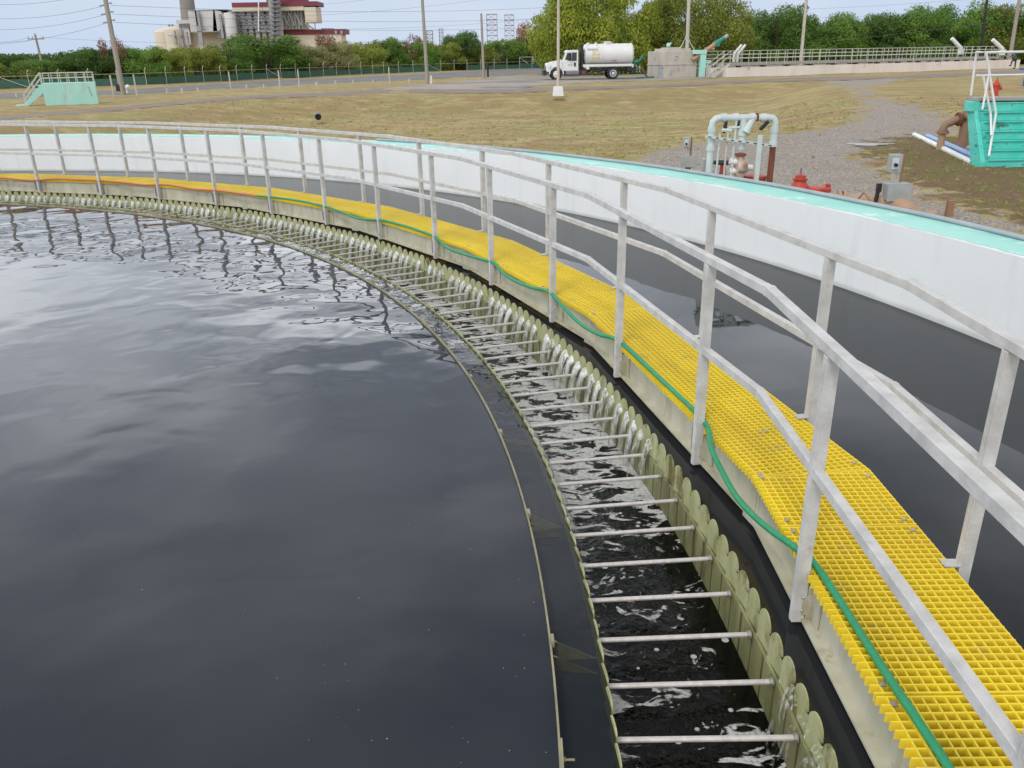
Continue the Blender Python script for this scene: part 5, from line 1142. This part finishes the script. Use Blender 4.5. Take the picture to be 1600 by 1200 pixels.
for u, v, u2, v2 in ((1147, 84, 1159, 70), (1153, 84, 1165, 70), (1502, 76, 1487, 60), (1567, 77, 1551, 62)):
    yq = (MQ @ Vector((LQ*(.8 if u > 1300 else .04), 3, 0))).y; a_ = atd(u, v, yq); b_ = atd(u2, v2, yq); MI = MQ.inverted()
    lb_('slanted_pipe', 'whitepaint', lambda mb: (mb.cyl(MI @ a_, MI @ b_, .20 if u > 1300 else .12, n=12), mb.box((MI @ a_)+Vector((0, 0, -.3)), (.5, .4, .6) if u > 1300 else (.16, .16, .9))), smooth_=True)

# person leaning on the end of the long tank
def ensure_skin(me):
    import bmesh
    bm = bmesh.new(); bm.from_mesh(me)
    if not bm.verts.layers.skin: bm.verts.layers.skin.verify()
    bm.to_mesh(me); bm.free()
def skinned(name, m_, verts, edges, radii, parent, root=0, sub=1):
    me = bpy.data.meshes.new(name); me.from_pydata(verts, edges, []); ensure_skin(me); me.materials.append(MT[m_])
    o = bpy.data.objects.new(name, me); COL.objects.link(o); o.parent = parent
    for i, r_ in enumerate(radii): me.skin_vertices[0].data[i].radius = r_ if isinstance(r_, tuple) else (r_, r_)
    for i in range(len(verts)): me.skin_vertices[0].data[i].use_root = (i == root)
    sk = o.modifiers.new('skin', 'SKIN'); sk.use_smooth_shade = True
    ss = o.modifiers.new('sub', 'SUBSURF'); ss.levels = sub; ss.render_levels = sub
    return o
PB = at(1583, 107.5)
pe = thing('person', 'person in teal shirt and dark trousers leaning over the end rail of the long tank', 'person', PB[:])
# facing left (-x), trunk bent forward, one foot raised on the wall
hip = (.02, 0, .98)
V_ = [hip, (-.02, 0, 1.15), (-.12, 0, 1.35), (-.24, 0, 1.50), (-.32, 0, 1.58), (-.38, 0, 1.68), (-.41, 0, 1.78),
      (.03, -.11, .92), (.06, -.12, .52), (.10, -.12, .10), (-.06, -.12, .05),
      (.02, .11, .92), (-.26, .12, .72), (-.24, .12, .38), (-.40, .12, .34),
      (-.22, -.20, 1.46), (-.36, -.24, 1.22), (-.58, -.20, 1.16), (-.66, -.19, 1.16),
      (-.22, .20, 1.46), (-.38, .24, 1.22), (-.60, .20, 1.18), (-.68, .19, 1.18)]
E_ = [(0, 1), (1, 2), (2, 3), (3, 4), (4, 5), (5, 6), (0, 7), (7, 8), (8, 9), (9, 10), (0, 11), (11, 12), (12, 13), (13, 14), (3, 15), (15, 16), (16, 17), (17, 18), (3, 19), (19, 20), (20, 21), (21, 22)]
Rr_ = [.13, .12, .13, .12, .055, .095, .08, .085, .06, .045, .035, .085, .06, .045, .035, .055, .042, .032, .038, .055, .042, .032, .038]
skinned('body', 'skin', V_, E_, Rr_, pe)
Vs = V_[:4]+V_[15:17]+V_[19:21]
skinned('shirt', 'shirt', [V_[0], V_[1], V_[2], V_[3], V_[15], V_[16], V_[19], V_[20]], [(0, 1), (1, 2), (2, 3), (3, 4), (4, 5), (3, 6), (6, 7)], [.16, .155, .165, .15, .08, .06, .08, .06], pe, 1)
skinned('trousers', 'pants', [V_[0], V_[7], V_[8], V_[9], V_[11], V_[12], V_[13]], [(0, 1), (1, 2), (2, 3), (0, 4), (4, 5), (5, 6)], [.145, .11, .08, .065, .11, .08, .065], pe)
mb = MB(); hd = Vector(V_[5])+Vector((-.02, 0, .03)); mb.sphere(hd+Vector((.03, 0, .03)), .115, sc=(1.05, .85, 1.0)); mb.build('hair', 'black', pe, smooth=True, world=False)
mb = MB()
for sy in (-1, 1):
    for f_ in range(4): mb.tube([(-.68, sy*.19+(f_-1.5)*.018, 1.17), (-.73, sy*.19+(f_-1.5)*.02, 1.165), (-.745, sy*.19+(f_-1.5)*.02, 1.13)], [.010, .009, .008], 6)
    mb.tube([(-.66, sy*.16, 1.15), (-.69, sy*.13, 1.13)], [.011, .009], 6)
mb.build('finger', 'skin', pe, smooth=True, world=False)
mb = MB()
for x, y, z in ((.02, -.12, .04), (-.34, .12, .33)): mb.sphere((x, y, z), .12, sc=(1.3, .5, .5))
mb.build('shoe', 'black', pe, smooth=True, world=False)

# culvert pipe mouth in the bank
cp = gat(497, 182); mb = MB(); dv = Vector((cp.x, cp.y, 0)).normalized()
cu = thing('culvert', 'dark concrete culvert mouth low in the grassy bank', 'culvert', cp[:])
mb.lathe([(.15, 0), (.165, 0), (.165, 1.6), (.15, 1.6)], cp+dv*.15+Vector((0, 0, -.03)), dv, 20); mb.build('pipe', 'darkgrey', cu, smooth=True)
mb = MB(); mb.lathe([(.158, 0), (.158, .01)], cp+dv*.135+Vector((0, 0, -.03)), dv, 20); mb.build('opening', 'darkhole', cu)

# ------------------------------------------------------------------ turquoise stairs at the right
S0 = at(1536, 263.5, .12); mb = MB()
sx = (at(1600, 260.5, .12)-S0).normalized(); rzS = -.04
st = thing('turquoise_stairs', 'turquoise concrete stairs with white pipe handrail at the right edge', 'stairs', S0[:], rz=rzS)
NS, RZ, TD, WS = 7, .180, .105, 1.9
def stf(mb):
    pr = [(0, -.3)]
    for i in range(NS): pr += [(i*TD, i*RZ), (i*TD, (i+1)*RZ)]
    pr += [(NS*TD+.6, NS*RZ), (NS*TD+.6, -.3)]
    # solid stepped body
    for i in range(NS): mb.box((WS/2, i*TD+.19+.002*i, i*RZ+RZ/2-.002-(.15 if i == 0 else 0)), (WS, .38, RZ+(.3 if i == 0 else 0)))
    mb.box((WS/2, NS*TD+.13, NS*RZ-.09), (WS, .5, .18)); mb.box((WS/2+.5, NS*TD+.25, NS*RZ/2-.2), (WS-1.0, .2, NS*RZ))
stp = MB(); stf(stp); stp.build('step_body', 'tealstair', st, world=False, bevel=.012)
mb = MB()
for i in range(NS): mb.box((WS/2+.02, i*TD-.004, (i+1)*RZ-.014), (WS-.1, .05, .030))
mb.build('nosing', 'tealstair', st, world=False, bevel=.008)
MT['recess'] = mat('recess', (.03, .20, .16), (.02, .13, .10), rough=.9)
mb = MB(); pr = [(-.02, 0), (-.05, 0.0), (-.05, NS*TD+.6), (-.02, NS*TD+.6)]
side = [(-.05, -.3), (-.05, .14), (NS*TD-.12, NS*RZ-.16), (NS*TD-.12, NS*RZ+.02), (NS*TD+.18, NS*RZ+.02), (NS*TD+.18, NS*RZ-.22), (.34, .0), (.34, -.3)]
mb.prism([(-.09, y, z) for y, z in side], [(.0, y, z) for y, z in side]); mb.prism([(-.17, y, z) for y, z in ((NS*TD-.13, NS*RZ-.18), (NS*TD-.13, NS*RZ+.025), (NS*TD+.19, NS*RZ+.025), (NS*TD+.19, NS*RZ-.18))], [(-.085, y, z) for y, z in ((NS*TD-.13, NS*RZ-.18), (NS*TD-.13, NS*RZ+.025), (NS*TD+.19, NS*RZ+.025), (NS*TD+.19, NS*RZ-.18))]); mb.build('side_wall', 'tealstair', st, world=False, bevel=.012)
mb = MB(); mb.box((WS/2+.0, NS*TD+.15, NS*RZ+.06), (WS+.1, .52, .07)); mb.build('landing_slab', 'slabgrey', st, world=False, bevel=.01)
def w2s(u, v, yy):        # place on the sight line at local depth yy, in stair coordinates
    Mi = (Matrix.Translation(S0) @ Matrix.Rotation(rzS, 4, 'Z')).inverted(); o_ = Mi @ Vector((0, 0, EYE)); d_ = Mi.to_3x3() @ ray(u, v); t_ = (yy-o_.y)/d_.y; return o_+d_*t_
yl = NS*TD-.25; yf = .25
mb = MB(); tl = w2s(1526, 81, yl+.6); tr_ = w2s(1541, 82, yl-.1)
mb.tube([w2s(1517, 149, yl+.6), tl, tr_, w2s(1556, 178, .40), w2s(1545, 244, -.04)], .024, 8); mb.tube([w2s(1535, 171, yl-.2), w2s(1545, 118, yl-.1), w2s(1526, 118, yl+.5)], .022, 8)
mb.tube([w2s(1536, 119, yl-.1), w2s(1548, 178, .40), w2s(1549, 212, .10)], .022, 8); mb.build('handrail', 'whitepaint', st, smooth=True, world=False)
mb = MB(); mb.cyl(tr_, w2s(1690, 79, yl-.1), .024, n=8); mb.cyl(w2s(1536, 118, yl-.1), w2s(1690, 115, yl-.1), .022, n=8); mb.cyl(w2s(1690, 79, yl-.1), w2s(1680, 165, yl-.1), .024, n=8); mb.build('guard_rail', 'whitepaint', st, smooth=True, world=False)

# brown pipes beside the stairs
def flange(mb, c, ax, r_, th=.03, nb=8):
    mb.lathe([(r_*.5, -th), (r_, -th), (r_, th), (r_*.5, th)], c, ax, 20)
    ax = Vector(ax).normalized(); u = ax.orthogonal().normalized(); q = ax.cross(u)
    for k in range(nb):
        p = Vector(c)+(u*math.cos(k*2*PI/nb)+q*math.sin(k*2*PI/nb))*r_*.84; mb.cyl(p-ax*(th+.02), p+ax*(th+.02), .014, n=6)
pb0 = at(1501, 236, .12); y0 = pb0.y
bp = thing('brown_standpipe', 'thick brown standpipe with rusty flanges left of the turquoise stairs', 'pipe', pb0[:])
tp = atd(1510, 184, y0)
mb = MB(); mb.cyl(pb0+Vector((0, 0, -.2)), (pb0.x, y0, tp.z), .115, n=20); mb.build('riser', 'brownpipe', bp, smooth=True)
mb = MB(); flange(mb, (pb0.x, y0, tp.z), (0, 0, 1), .17, .022); mb.build('flange', 'rust', bp)
mb = MB(); mb.tube([(pb0.x, y0, tp.z+.02), (pb0.x, y0, tp.z+.15), (pb0.x+.06, y0+.05, tp.z+.26)], [.13, .12, .06], 16); mb.cyl((pb0.x-.25, y0, tp.z+.28), (pb0.x+.05, y0, tp.z+.27), .012, n=6); mb.build('cap', 'brownpipe', bp, smooth=True)
mb = MB(); mb.cyl((pb0.x-.12, y0, tp.z-.02), (pb0.x+.75, y0+.05, tp.z-.06), .10, n=16); mb.build('side_branch', 'brownpipe', bp, smooth=True)
e0 = Vector((pb0.x-.14, y0, tp.z-.03)); e1 = atd(1473, 206, y0); e2 = at(1471, 222, .12)
mb = MB(); mb.tube([e0, e0+Vector((-.10, 0, -.01)), e0+Vector((-.20, 0, -.06)), (e1.x+.03, y0, e1.z+.17), (e1.x, y0, e1.z+.08), (e1.x, y0, e1.z)], .095, 18); mb.build('elbow', 'brownpipe', bp, smooth=True)
mb = MB(); flange(mb, e0+Vector((-.05, 0, 0)), (1, 0, .1), .16, .022); mb.build('flange', 'rust', bp)
mb = MB(); flange(mb, (e1.x, y0, e1.z-.01), (0, 0, 1), .14, .022); mb.build('flange', 'brownpipe', bp)
mb = MB(); mb.cyl((e1.x, y0, -.1), (e1.x, y0, e1.z), .085, n=16); mb.build('downpipe', 'tanpipe', bp, smooth=True)
mb = MB(); c_ = at(1512, 237, .15); mb.lathe([(.1, 0), (.14, .04), (.14, .16), (.06, .2)], c_, (1, .3, .1), 14); mb.tube(spline([c_+Vector((.1, 0, .1)), c_+Vector((.25, .05, .3)), c_+Vector((.4, .1, .12))], 6), .015, 6); tag(mb.build('small_valve', 'greypipe', smooth=True), 'small grey valve on the ground between the standpipe and the stairs', 'valve')
# white and blue pipes on the ground
for nm, lb, m_, a_, b_, r_ in (('white_pipe', 'long white plastic pipe lying on the ground in front of the stairs', 'whitepaint', (1428, 214), (1519, 259), .062), ('blue_pipe', 'blue pipe lying on the ground behind the white one', 'bluepipe', (1449, 217), (1527, 252), .068)):
    p, q = at(*a_, .13), at(*b_, .13); dn = (q-p).normalized()
    g_ = thing(nm, lb, 'pipe', p[:]); mb = MB(); mb.lathe([(r_*.86, 0), (r_, 0), (r_, (q-p).length), (r_*.86, (q-p).length)], p+Vector((0, 0, r_)), dn, 18); mb.build('pipe_body', m_, g_, smooth=True)
    mb = MB(); mb.lathe([(r_*.85, .0), (r_*.85, .003)], q+Vector((0, 0, r_))+dn*.001, dn, 16); mb.lathe([(r_*.85, 0), (r_*.85, .003)], p+Vector((0, 0, r_))-dn*.004, dn, 16); mb.build('opening', 'darkhole', g_)

# ------------------------------------------------------------------ pipe manifold behind the wall
ym = 12.35
def MPt(u, v, dy=0): return atd(u, v, ym+dy)
mf = thing('pipe_manifold', 'white and rusty pipe manifold standing behind the white tank wall', 'pipe manifold', (MPt(1117, 250).x, ym, .12))
def leg(mb, u_top, v_top, u_bot, r_, z=-.1, n_=16):
    t_ = MPt(u_top, v_top); mb.cyl((t_.x, ym, z), (t_.x, ym, t_.z), r_, n=n_)
x0 = MPt(1114, 182); x1 = MPt(1212, 185); zc = (x0.z+x1.z)/2; xc = MPt(1162, 184).x
def V3(x, z, dy=0): return Vector((x, ym+dy, z))
rp = .050
mb = MB(); mb.tube([V3(x0.x, -.1), V3(x0.x, zc-.11), V3(x0.x+.01, zc-.05), V3(x0.x+.05, zc-.01), V3(x0.x+.11, zc), V3(x1.x-.11, zc-.008), V3(x1.x-.04, zc-.016), V3(x1.x-.008, zc-.055), V3(x1.x, zc-.11), V3(x1.x, MPt(1208, 228).z)], rp, 16)
mb.build('header_pipe', 'pvc', mf, smooth=True)
mb = MB()
for c_, ax in ((V3(x0.x, zc-.16), (0, 0, 1)), (V3(x0.x, zc-.42), (0, 0, 1)), (V3(x0.x+.16, zc), (1, 0, 0)), (V3(xc-.12, zc), (1, 0, 0)), (V3(xc+.12, zc), (1, 0, 0)), (V3(x1.x-.18, zc-.01), (1, 0, 0)), (V3(x1.x, zc-.18), (0, 0, 1)), (V3(x1.x, MPt(1208, 228).z+.03), (0, 0, 1))):
    mb.lathe([(rp*.9, -.035), (rp*1.22, -.035), (rp*1.22, .035), (rp*.9, .035)], c_, ax, 16)
mb.build('coupling', 'pvc', mf, smooth=True)
zr = MPt(1205, 230).z
mb = MB(); mb.cyl(V3(x1.x, -.1), V3(x1.x, zr), .045, n=16); mb.build('rusty_leg', 'rust', mf, smooth=True)
mb = MB(); mb.cyl(V3(xc, zc), V3(xc, MPt(1160, 233).z), .053, n=16); mb.lathe([(.05, 0), (.068, .0), (.068, .10), (.05, .10)], V3(xc, MPt(1160, 212).z), n=16); mb.build('centre_pipe', 'pvc', mf, smooth=True)
yb = MPt(1177, 186)
mb = MB(); mb.tube([V3(yb.x, zc, 0), V3(yb.x-.10, zc-.19, -.04)], .054, 14); mb.lathe([(.055, 0), (.066, 0), (.066, .05), (.025, .055)], V3(yb.x-.09, zc-.165, -.04), Vector((-.13, -.05, -.24)), 14); mb.build('strainer_leg', 'pvc', mf, smooth=True)
mb = MB(); mb.lathe([(.055, -.015), (.060, -.015), (.060, .015), (.055, .015)], V3(yb.x+.05, zc), (1, 0, 0), 14); mb.build('union_ring', 'rust', mf)
mb = MB(); q_ = MPt(1192, 190); mb.bar(q_+Vector((.06, -.05, 0)), q_+Vector((-.055, -.10, -.10)), .045, .035); mb.build('valve_handle', 'black', mf)
# check valve body under the centre pipe
zv = MPt(1160, 240).z; zv2 = MPt(1160, 262).z
mb = MB(); mb.lathe([(.05, -.04), (.08, -.03), (.08, .0), (.05, .01)], V3(xc, zv), n=14); mb.build('flange', 'rust', mf)
mb = MB(); mb.tube([V3(xc, zv), V3(xc, zv-.10), V3(xc+.01, zv2), V3(xc, zv2-.18)], [.052, .068, .092, .056], 16); mb.lathe([(.088, -.07), (.104, -.05), (.104, .05), (.088, .07)], V3(xc+.025, zv2+.02, -.02), (1, 0, .15), 18); mb.build('check_valve', 'rustwhite', mf, smooth=True)
mb = MB(); mb.cyl(V3(xc-.04, zv2+.08), V3(xc-.15, zv2+.10), .05, n=12); mb.cyl(V3(xc-.03, zv2-.04), V3(xc-.14, zv2-.05), .05, n=12); mb.cyl(V3(xc+.06, zv2), V3(xc+.19, zv2), .044, n=12); mb.build('valve_port', 'whitepaint', mf, smooth=True)
mb = MB(); mb.cyl(V3(xc, -.1), V3(xc, zv2-.16), .06, n=12); mb.build('lower_pipe', 'rust', mf, smooth=True)
# strut across and white post in front
a_ = MPt(1102, 213, -.08); b_ = MPt(1209, 228, -.08); mb = MB(); mb.bar(a_, b_, .034, .034); mb.build('cross_strut', 'pvc', mf)
mb = MB()
for i in range(9): c_ = a_.lerp(b_, .06+.11*i); mb.bar(c_-(b_-a_).normalized()*.022+Vector((0, -.022, 0)), c_+(b_-a_).normalized()*.022+Vector((0, -.022, 0)), .004, .012)
mb.build('strut_slot', 'darkhole', mf)
w0 = MPt(1188, 211, -.14); mb = MB(); mb.box((w0.x, w0.y, (w0.z-.1)/2), (.068, .04, w0.z+.1)); mb.build('white_post', 'pvc', mf, bevel=.004)
for u, v0 in ((1125, 209), (1138, 203), (1151, 188)):
    t_ = MPt(u, v0, -.03); mb = MB(); mb.tube([(t_.x-.04, t_.y, -.1), (t_.x-.015, t_.y, t_.z*.5), (t_.x, t_.y, t_.z)], .015, 8); mb.build('small_tube', 'railwhite' if u == 1138 else 'pvc', mf, smooth=True)
t_ = MPt(1138, 203, -.03); mb = MB(); mb.tube([(t_.x, t_.y, t_.z), (t_.x+.01, t_.y, t_.z+.03), (t_.x+.16, t_.y, t_.z+.035)], .022, 8); mb.build('small_elbow', 'pvc', mf, smooth=True)
for u in (1135, 1154):
    mb = MB(); q_ = MPt(u, 186, -.02); z2 = MPt(u-3, 208).z; mb.tube([q_, (q_.x, q_.y, q_.z-.06), (q_.x-.02, q_.y, z2 if u == 1135 else q_.z-.14)], [.018, .024, .020], 8); mb.box(((q_.x-.01), q_.y, q_.z-.10), (.045, .045, .055)); mb.build('air_valve', 'black', mf)
mb = MB(); q_ = MPt(1128, 203, -.03); mb.cyl(q_, q_+Vector((.14, 0, -.01)), .028, n=8); mb.build('small_tee', 'pvc', mf, smooth=True)
# red gate valve with black handwheel
g0 = MPt(1130, 254, .4)
gv = thing('gate_valve', 'red gate valve with a black handwheel behind the manifold', 'valve', (g0.x, g0.y, .12))
mb = MB(); mb.tube_fixed([g0+Vector((.12*math.cos(0), 0, 0))]*0 or [g0+Vector((0, 0, -.012)), g0+Vector((0, 0, .012))], [.03, .03], Vector((0, 0, 1)), 10)
ringp = [g0+Vector((.17*math.cos(k*PI/12), .17*math.sin(k*PI/12), 0)) for k in range(25)]; mb.tube(ringp, .016, 8)
for k in range(4): mb.cyl(g0, g0+Vector((.17*math.cos(k*PI/2+.4), .17*math.sin(k*PI/2+.4), 0)), .012, n=6)
mb.build('handwheel', 'black', gv, smooth=True)
mb = MB(); mb.lathe([(.15, -.42), (.15, -.34), (.10, -.32), (.10, -.22), (.05, -.16), (.04, 0)], g0, n=16); mb.cyl(g0+Vector((-.2, 0, -.45)), g0+Vector((.2, 0, -.45)), .09, n=14); mb.build('valve_body', 'redvalve', gv, smooth=True)
mb = MB(); q_ = MPt(1180, 276, .2); mb.lathe([(.16, -.3), (.16, -.02), (.18, -.02), (.18, .02), (.05, .03)], q_, n=18); mb.cyl(q_+Vector((-.25, 0, -.08)), q_+Vector((.05, 0, -.08)), .08, n=12)
tag(mb.build('red_pipe_cap', 'redvalve', smooth=True), 'low red flanged pipe cap at the foot of the manifold', 'pipe cap')
mb = MB(); q_ = MPt(1104, 258, .3); mb.box(q_, (.14, .12, .2)); mb.box(q_+Vector((0, .02, -.25)), (.05, .05, .4)); tag(mb.build('small_box', 'box', bevel=.01), 'small grey box behind the left leg of the manifold', 'box')
# electrical boxes on posts
def elec(name, label, u, vtop, u2, vsmall, ubig, vbig, y, s_):
    t_ = atd(u, vtop, y); e = thing(name, label, 'switch post', (t_.x, y, .12))
    mb = MB(); mb.box((t_.x, y, (t_.z-.1)/2), (.05*s_, .11*s_, t_.z+.1)); mb.build('steel_post', 'concrete', e)
    mb = MB(); mb.box((t_.x+.045*s_, y, t_.z/2), (.035*s_, .10*s_, t_.z+.02)); mb.build('wood_post', 'wood', e)
    q_ = atd(u2, vsmall, y-.1*s_); mb = MB(); mb.box(q_, (.13*s_, .10*s_, .20*s_)); o_ = mb.build('switch_box', 'box', e, bevel=.008)
    mb = MB(); mb.box(q_+Vector((-.015*s_, -.055*s_, 0)), (.07*s_, .02*s_, .12*s_)); mb.build('switch_plate', 'pvc', o_, bevel=.004)
    mb = MB(); mb.cyl(q_+Vector((-.02*s_, -.06*s_, -.01)), q_+Vector((-.02*s_, -.10*s_, -.015)), .02*s_, n=10); mb.build('knob', 'black', o_)
    q_ = atd(ubig, vbig, y-.12*s_); mb = MB(); mb.box(q_, (.26*s_, .15*s_, .19*s_)); b_ = mb.build('junction_box', 'box', e, bevel=.008)
    mb = MB(); mb.box(q_+Vector((0, -.078*s_, 0)), (.27*s_, .012*s_, .20*s_)); mb.build('cover', 'box', b_, bevel=.003)
    mb = MB(); mb.cyl(q_+Vector((-.03, 0, -.08*s_)), (q_.x-.03, q_.y, -.05), .025*s_, n=8); mb.build('conduit', 'darkgrey', e)
    return e, q_
elec('switch_post', 'wooden post with grey switch and junction box, left of the manifold', 1076, 215, 1073, 223, 1075.5, 252, 15.8, 1.0)
e_, q_ = elec('switch_post', 'wooden post with grey switch box and larger pale box close behind the wall, right one', 1404, 243, 1398, 255, 1401, 299, 12.0, 1.25)
mb = MB(); mb.cyl(q_+Vector((-.26, .05, -.15)), q_+Vector((-.24, .05, .06)), .03, n=8); mb.box(q_+Vector((-.24, .05, .05)), (.06, .06, .12)); mb.cyl(q_+Vector((-.25, .05, -.5)), q_+Vector((-.25, .05, -.12)), .014, n=6); mb.build('plug_box', 'black', e_)
# red valves close behind the wall
q_ = atd(1249, 290, 13.2); rv = thing('red_valve', 'conical red valve bonnet with a thin stem behind the wall', 'valve', (q_.x, q_.y, .12))
mb = MB(); mb.lathe([(.20, -.35), (.20, -.10), (.17, -.04), (.10, .06), (.085, .10), (.085, .16), (.03, .18)], q_, n=20); mb.lathe([(.10, -.01), (.115, 0), (.115, .025), (.10, .03)], q_+Vector((0, 0, .09)), n=12); mb.build('bonnet', 'redvalve', rv, smooth=True)
mb = MB(); mb.cyl(q_+Vector((0, 0, .17)), q_+Vector((0, 0, .27)), .014, n=8); mb.build('stem', 'darkgrey', rv)
q_ = atd(1280, 294, 13.0); mb = MB(); mb.lathe([(.14, -.35), (.14, -.06), (.18, -.05), (.18, .0), (.16, .02), (.03, .03)], q_, n=22); mb.cyl(q_+Vector((.16, 0, .04)), q_+Vector((.10, -.02, .04)), .03, n=8)
tag(mb.build('red_flange_cap', 'redvalve', smooth=True), 'round red flange cap just right of the conical red valve', 'pipe cap')
# tan hump pipe close behind the wall
hp = thing('tan_pipe_run', 'large tan pipe humping over low behind the white wall', 'pipe', (atd(1380, 320, 11.8).x, 11.8, .1))
P_ = [atd(1296, 315, 12.6), atd(1330, 316, 12.4), atd(1362, 317, 12.1), atd(1392, 318, 11.9), atd(1415, 326, 11.7), atd(1432, 345, 11.6), atd(1440, 372, 11.5)]
mb = MB(); mb.tube(spline(P_, 6), .125, 18); mb.build('pipe_body', 'tanpipe', hp, smooth=True)
mb = MB()
for u, v, y_, ax in ((1318, 314, 12.5, (1, -.2, 0)), (1310, 313, 12.55, (1, -.2, 0)), (1446, 338, 11.55, (.5, 0, -1))): mb.lathe([(.11, -.02), (.16, -.02), (.16, .02), (.11, .02)], atd(u, v, y_), ax, 18)
mb.build('flange', 'tanpipe', hp, smooth=True)
mb = MB(); mb.tube([atd(1340, 312, 12.1), atd(1350, 301, 12.0), atd(1362, 316, 11.8)], .013, 8); mb.build('lifting_strap', 'brownpipe', hp)
mb = MB(); q_ = at(1481, 342, .1); mb.box(q_+Vector((0, 0, .1)), (.09, .08, .34)); tag(mb.build('wood_stake', 'wood'), 'short wooden stake in the gravel behind the wall', 'stake')
# hydrant-like red valve behind the stairs
q_ = at(1553, 152, .15); hy = thing('red_hydrant', 'red hydrant on the grass behind the turquoise stairs', 'hydrant', q_[:])
k_ = q_.length/1276*42
mb = MB(); mb.lathe([(.22, 0), (.22, .08), (.16, .1), (.15, .5), (.19, .52), (.19, .60), (.12, .68), (.05, .78)], q_, n=16); mb.build('barrel', 'redvalve', hy, smooth=True)
mb = MB(); mb.cyl(q_+Vector((-.28, 0, .42)), q_+Vector((.28, 0, .42)), .09, n=12); mb.build('outlet', 'redvalve', hy, smooth=True); mb = MB(); mb.cyl(q_+Vector((0, 0, .75)), q_+Vector((0, 0, .92)), .03, n=8); mb.build('stem', 'redvalve', hy)
q_ = at(1606, 134, .15); bc = thing('blue_barrel', 'blue barrel under a blue board at the very right edge', 'barrel', q_[:])
mb = MB(); mb.lathe([(.28, 0), (.31, .1), (.31, .75), (.28, .85)], q_, n=18); mb.build('barrel_body', 'blueplastic', bc, smooth=True)
mb = MB(); mb.box(q_+Vector((0, 0, .98)), (1.1, .7, .12)); mb.build('board', 'blueplastic', bc)
# puddle on the gravel
mb = MB(); c_ = at(1355, 237, 0); pts = []
for k in range(28):
    an = k*2*PI/28; rr = 1+.25*math.sin(3*an+1)+.15*math.sin(7*an); p = c_+Vector((.55*rr*math.cos(an), .28*rr*math.sin(an), 0)); pts.append((p.x, p.y, h1(p.x, p.y)+.012))
mb.add(pts, [tuple(range(28))]); MT['puddle'] = mat('puddle', (.06, .055, .05), rough=.08, spec=.6)
tag(mb.build('puddle', 'puddle'), kind='structure')

# ------------------------------------------------------------------ grass tufts that roughen the turf
r_ = np.random.RandomState(21); N = 14000
aa = np.radians(r_.uniform(-2, 95, N)); rr = 18.95+(r_.uniform(0, 1, N)**1.4)*34
X = CX+rr*np.cos(aa); Y = CY+rr*np.sin(aa); gvl = seg_dist(X, Y, GRAVEL); bw = seg_dist(X, Y, BROWN)
keep = (gvl < -.3) | ((r_.uniform(0, 1, N) < .04) & (gvl < 1.5)) | ((bw > 0) & (r_.uniform(0, 1, N) < .25)); X, Y = X[keep], Y[keep]; Z = height(X, Y); n_ = len(X)
V = []; k_ = 4
for j in range(k_):
    an = r_.uniform(0, PI, n_); w2 = r_.uniform(.012, .03, n_); hh = r_.uniform(.02, .06, n_); ox = r_.normal(0, .05, n_); oy = r_.normal(0, .05, n_); lx = r_.normal(0, .03, n_); ly = r_.normal(0, .03, n_)
    V.append(np.stack([np.stack([X+ox-np.cos(an)*w2, Y+oy-np.sin(an)*w2, Z-.01], 1), np.stack([X+ox+np.cos(an)*w2, Y+oy+np.sin(an)*w2, Z-.01], 1), np.stack([X+ox+lx, Y+oy+ly, Z+hh], 1)], 1))
V = np.concatenate(V).reshape(-1, 3); me = bpy.data.meshes.new('grass'); me.from_pydata(V.tolist(), [], np.arange(len(V)).reshape(-1, 3).tolist())
MT['grassblade'] = mat('grassblade', (.42, .36, .15), (.21, .22, .055), rough=.8, spec=.1, scale=1.2, trans=.3); me.materials.append(MT['grassblade'])
o = bpy.data.objects.new('grass', me); COL.objects.link(o); tag(o, 'short dry and green grass on the slope beyond the wall', 'grass', kind='stuff')

# tiny flecks of scum floating on the dark pool
r_ = np.random.RandomState(4); mb = MB()
for k in range(46):
    u, v = r_.uniform(60, 860), r_.uniform(640, 1190)
    if k > 28: u, v = r_.uniform(500, 860), r_.uniform(980, 1195)
    c_ = at(u, v, .0022)
    if math.hypot(c_.x-CX, c_.y-CY) > RB-.05: continue
    rr = r_.uniform(.001, .0026)
    mb.add([(c_.x+rr*math.cos(j*PI/3)*r_.uniform(.6, 1.3), c_.y+rr*math.sin(j*PI/3)*r_.uniform(.6, 1.3), c_.z) for j in range(6)], [(0, 1, 2, 3, 4, 5)])
tag(mb.build('floating_flecks', 'polewhite'), 'tiny pale flecks floating on the dark pool', 'scum', kind='stuff')
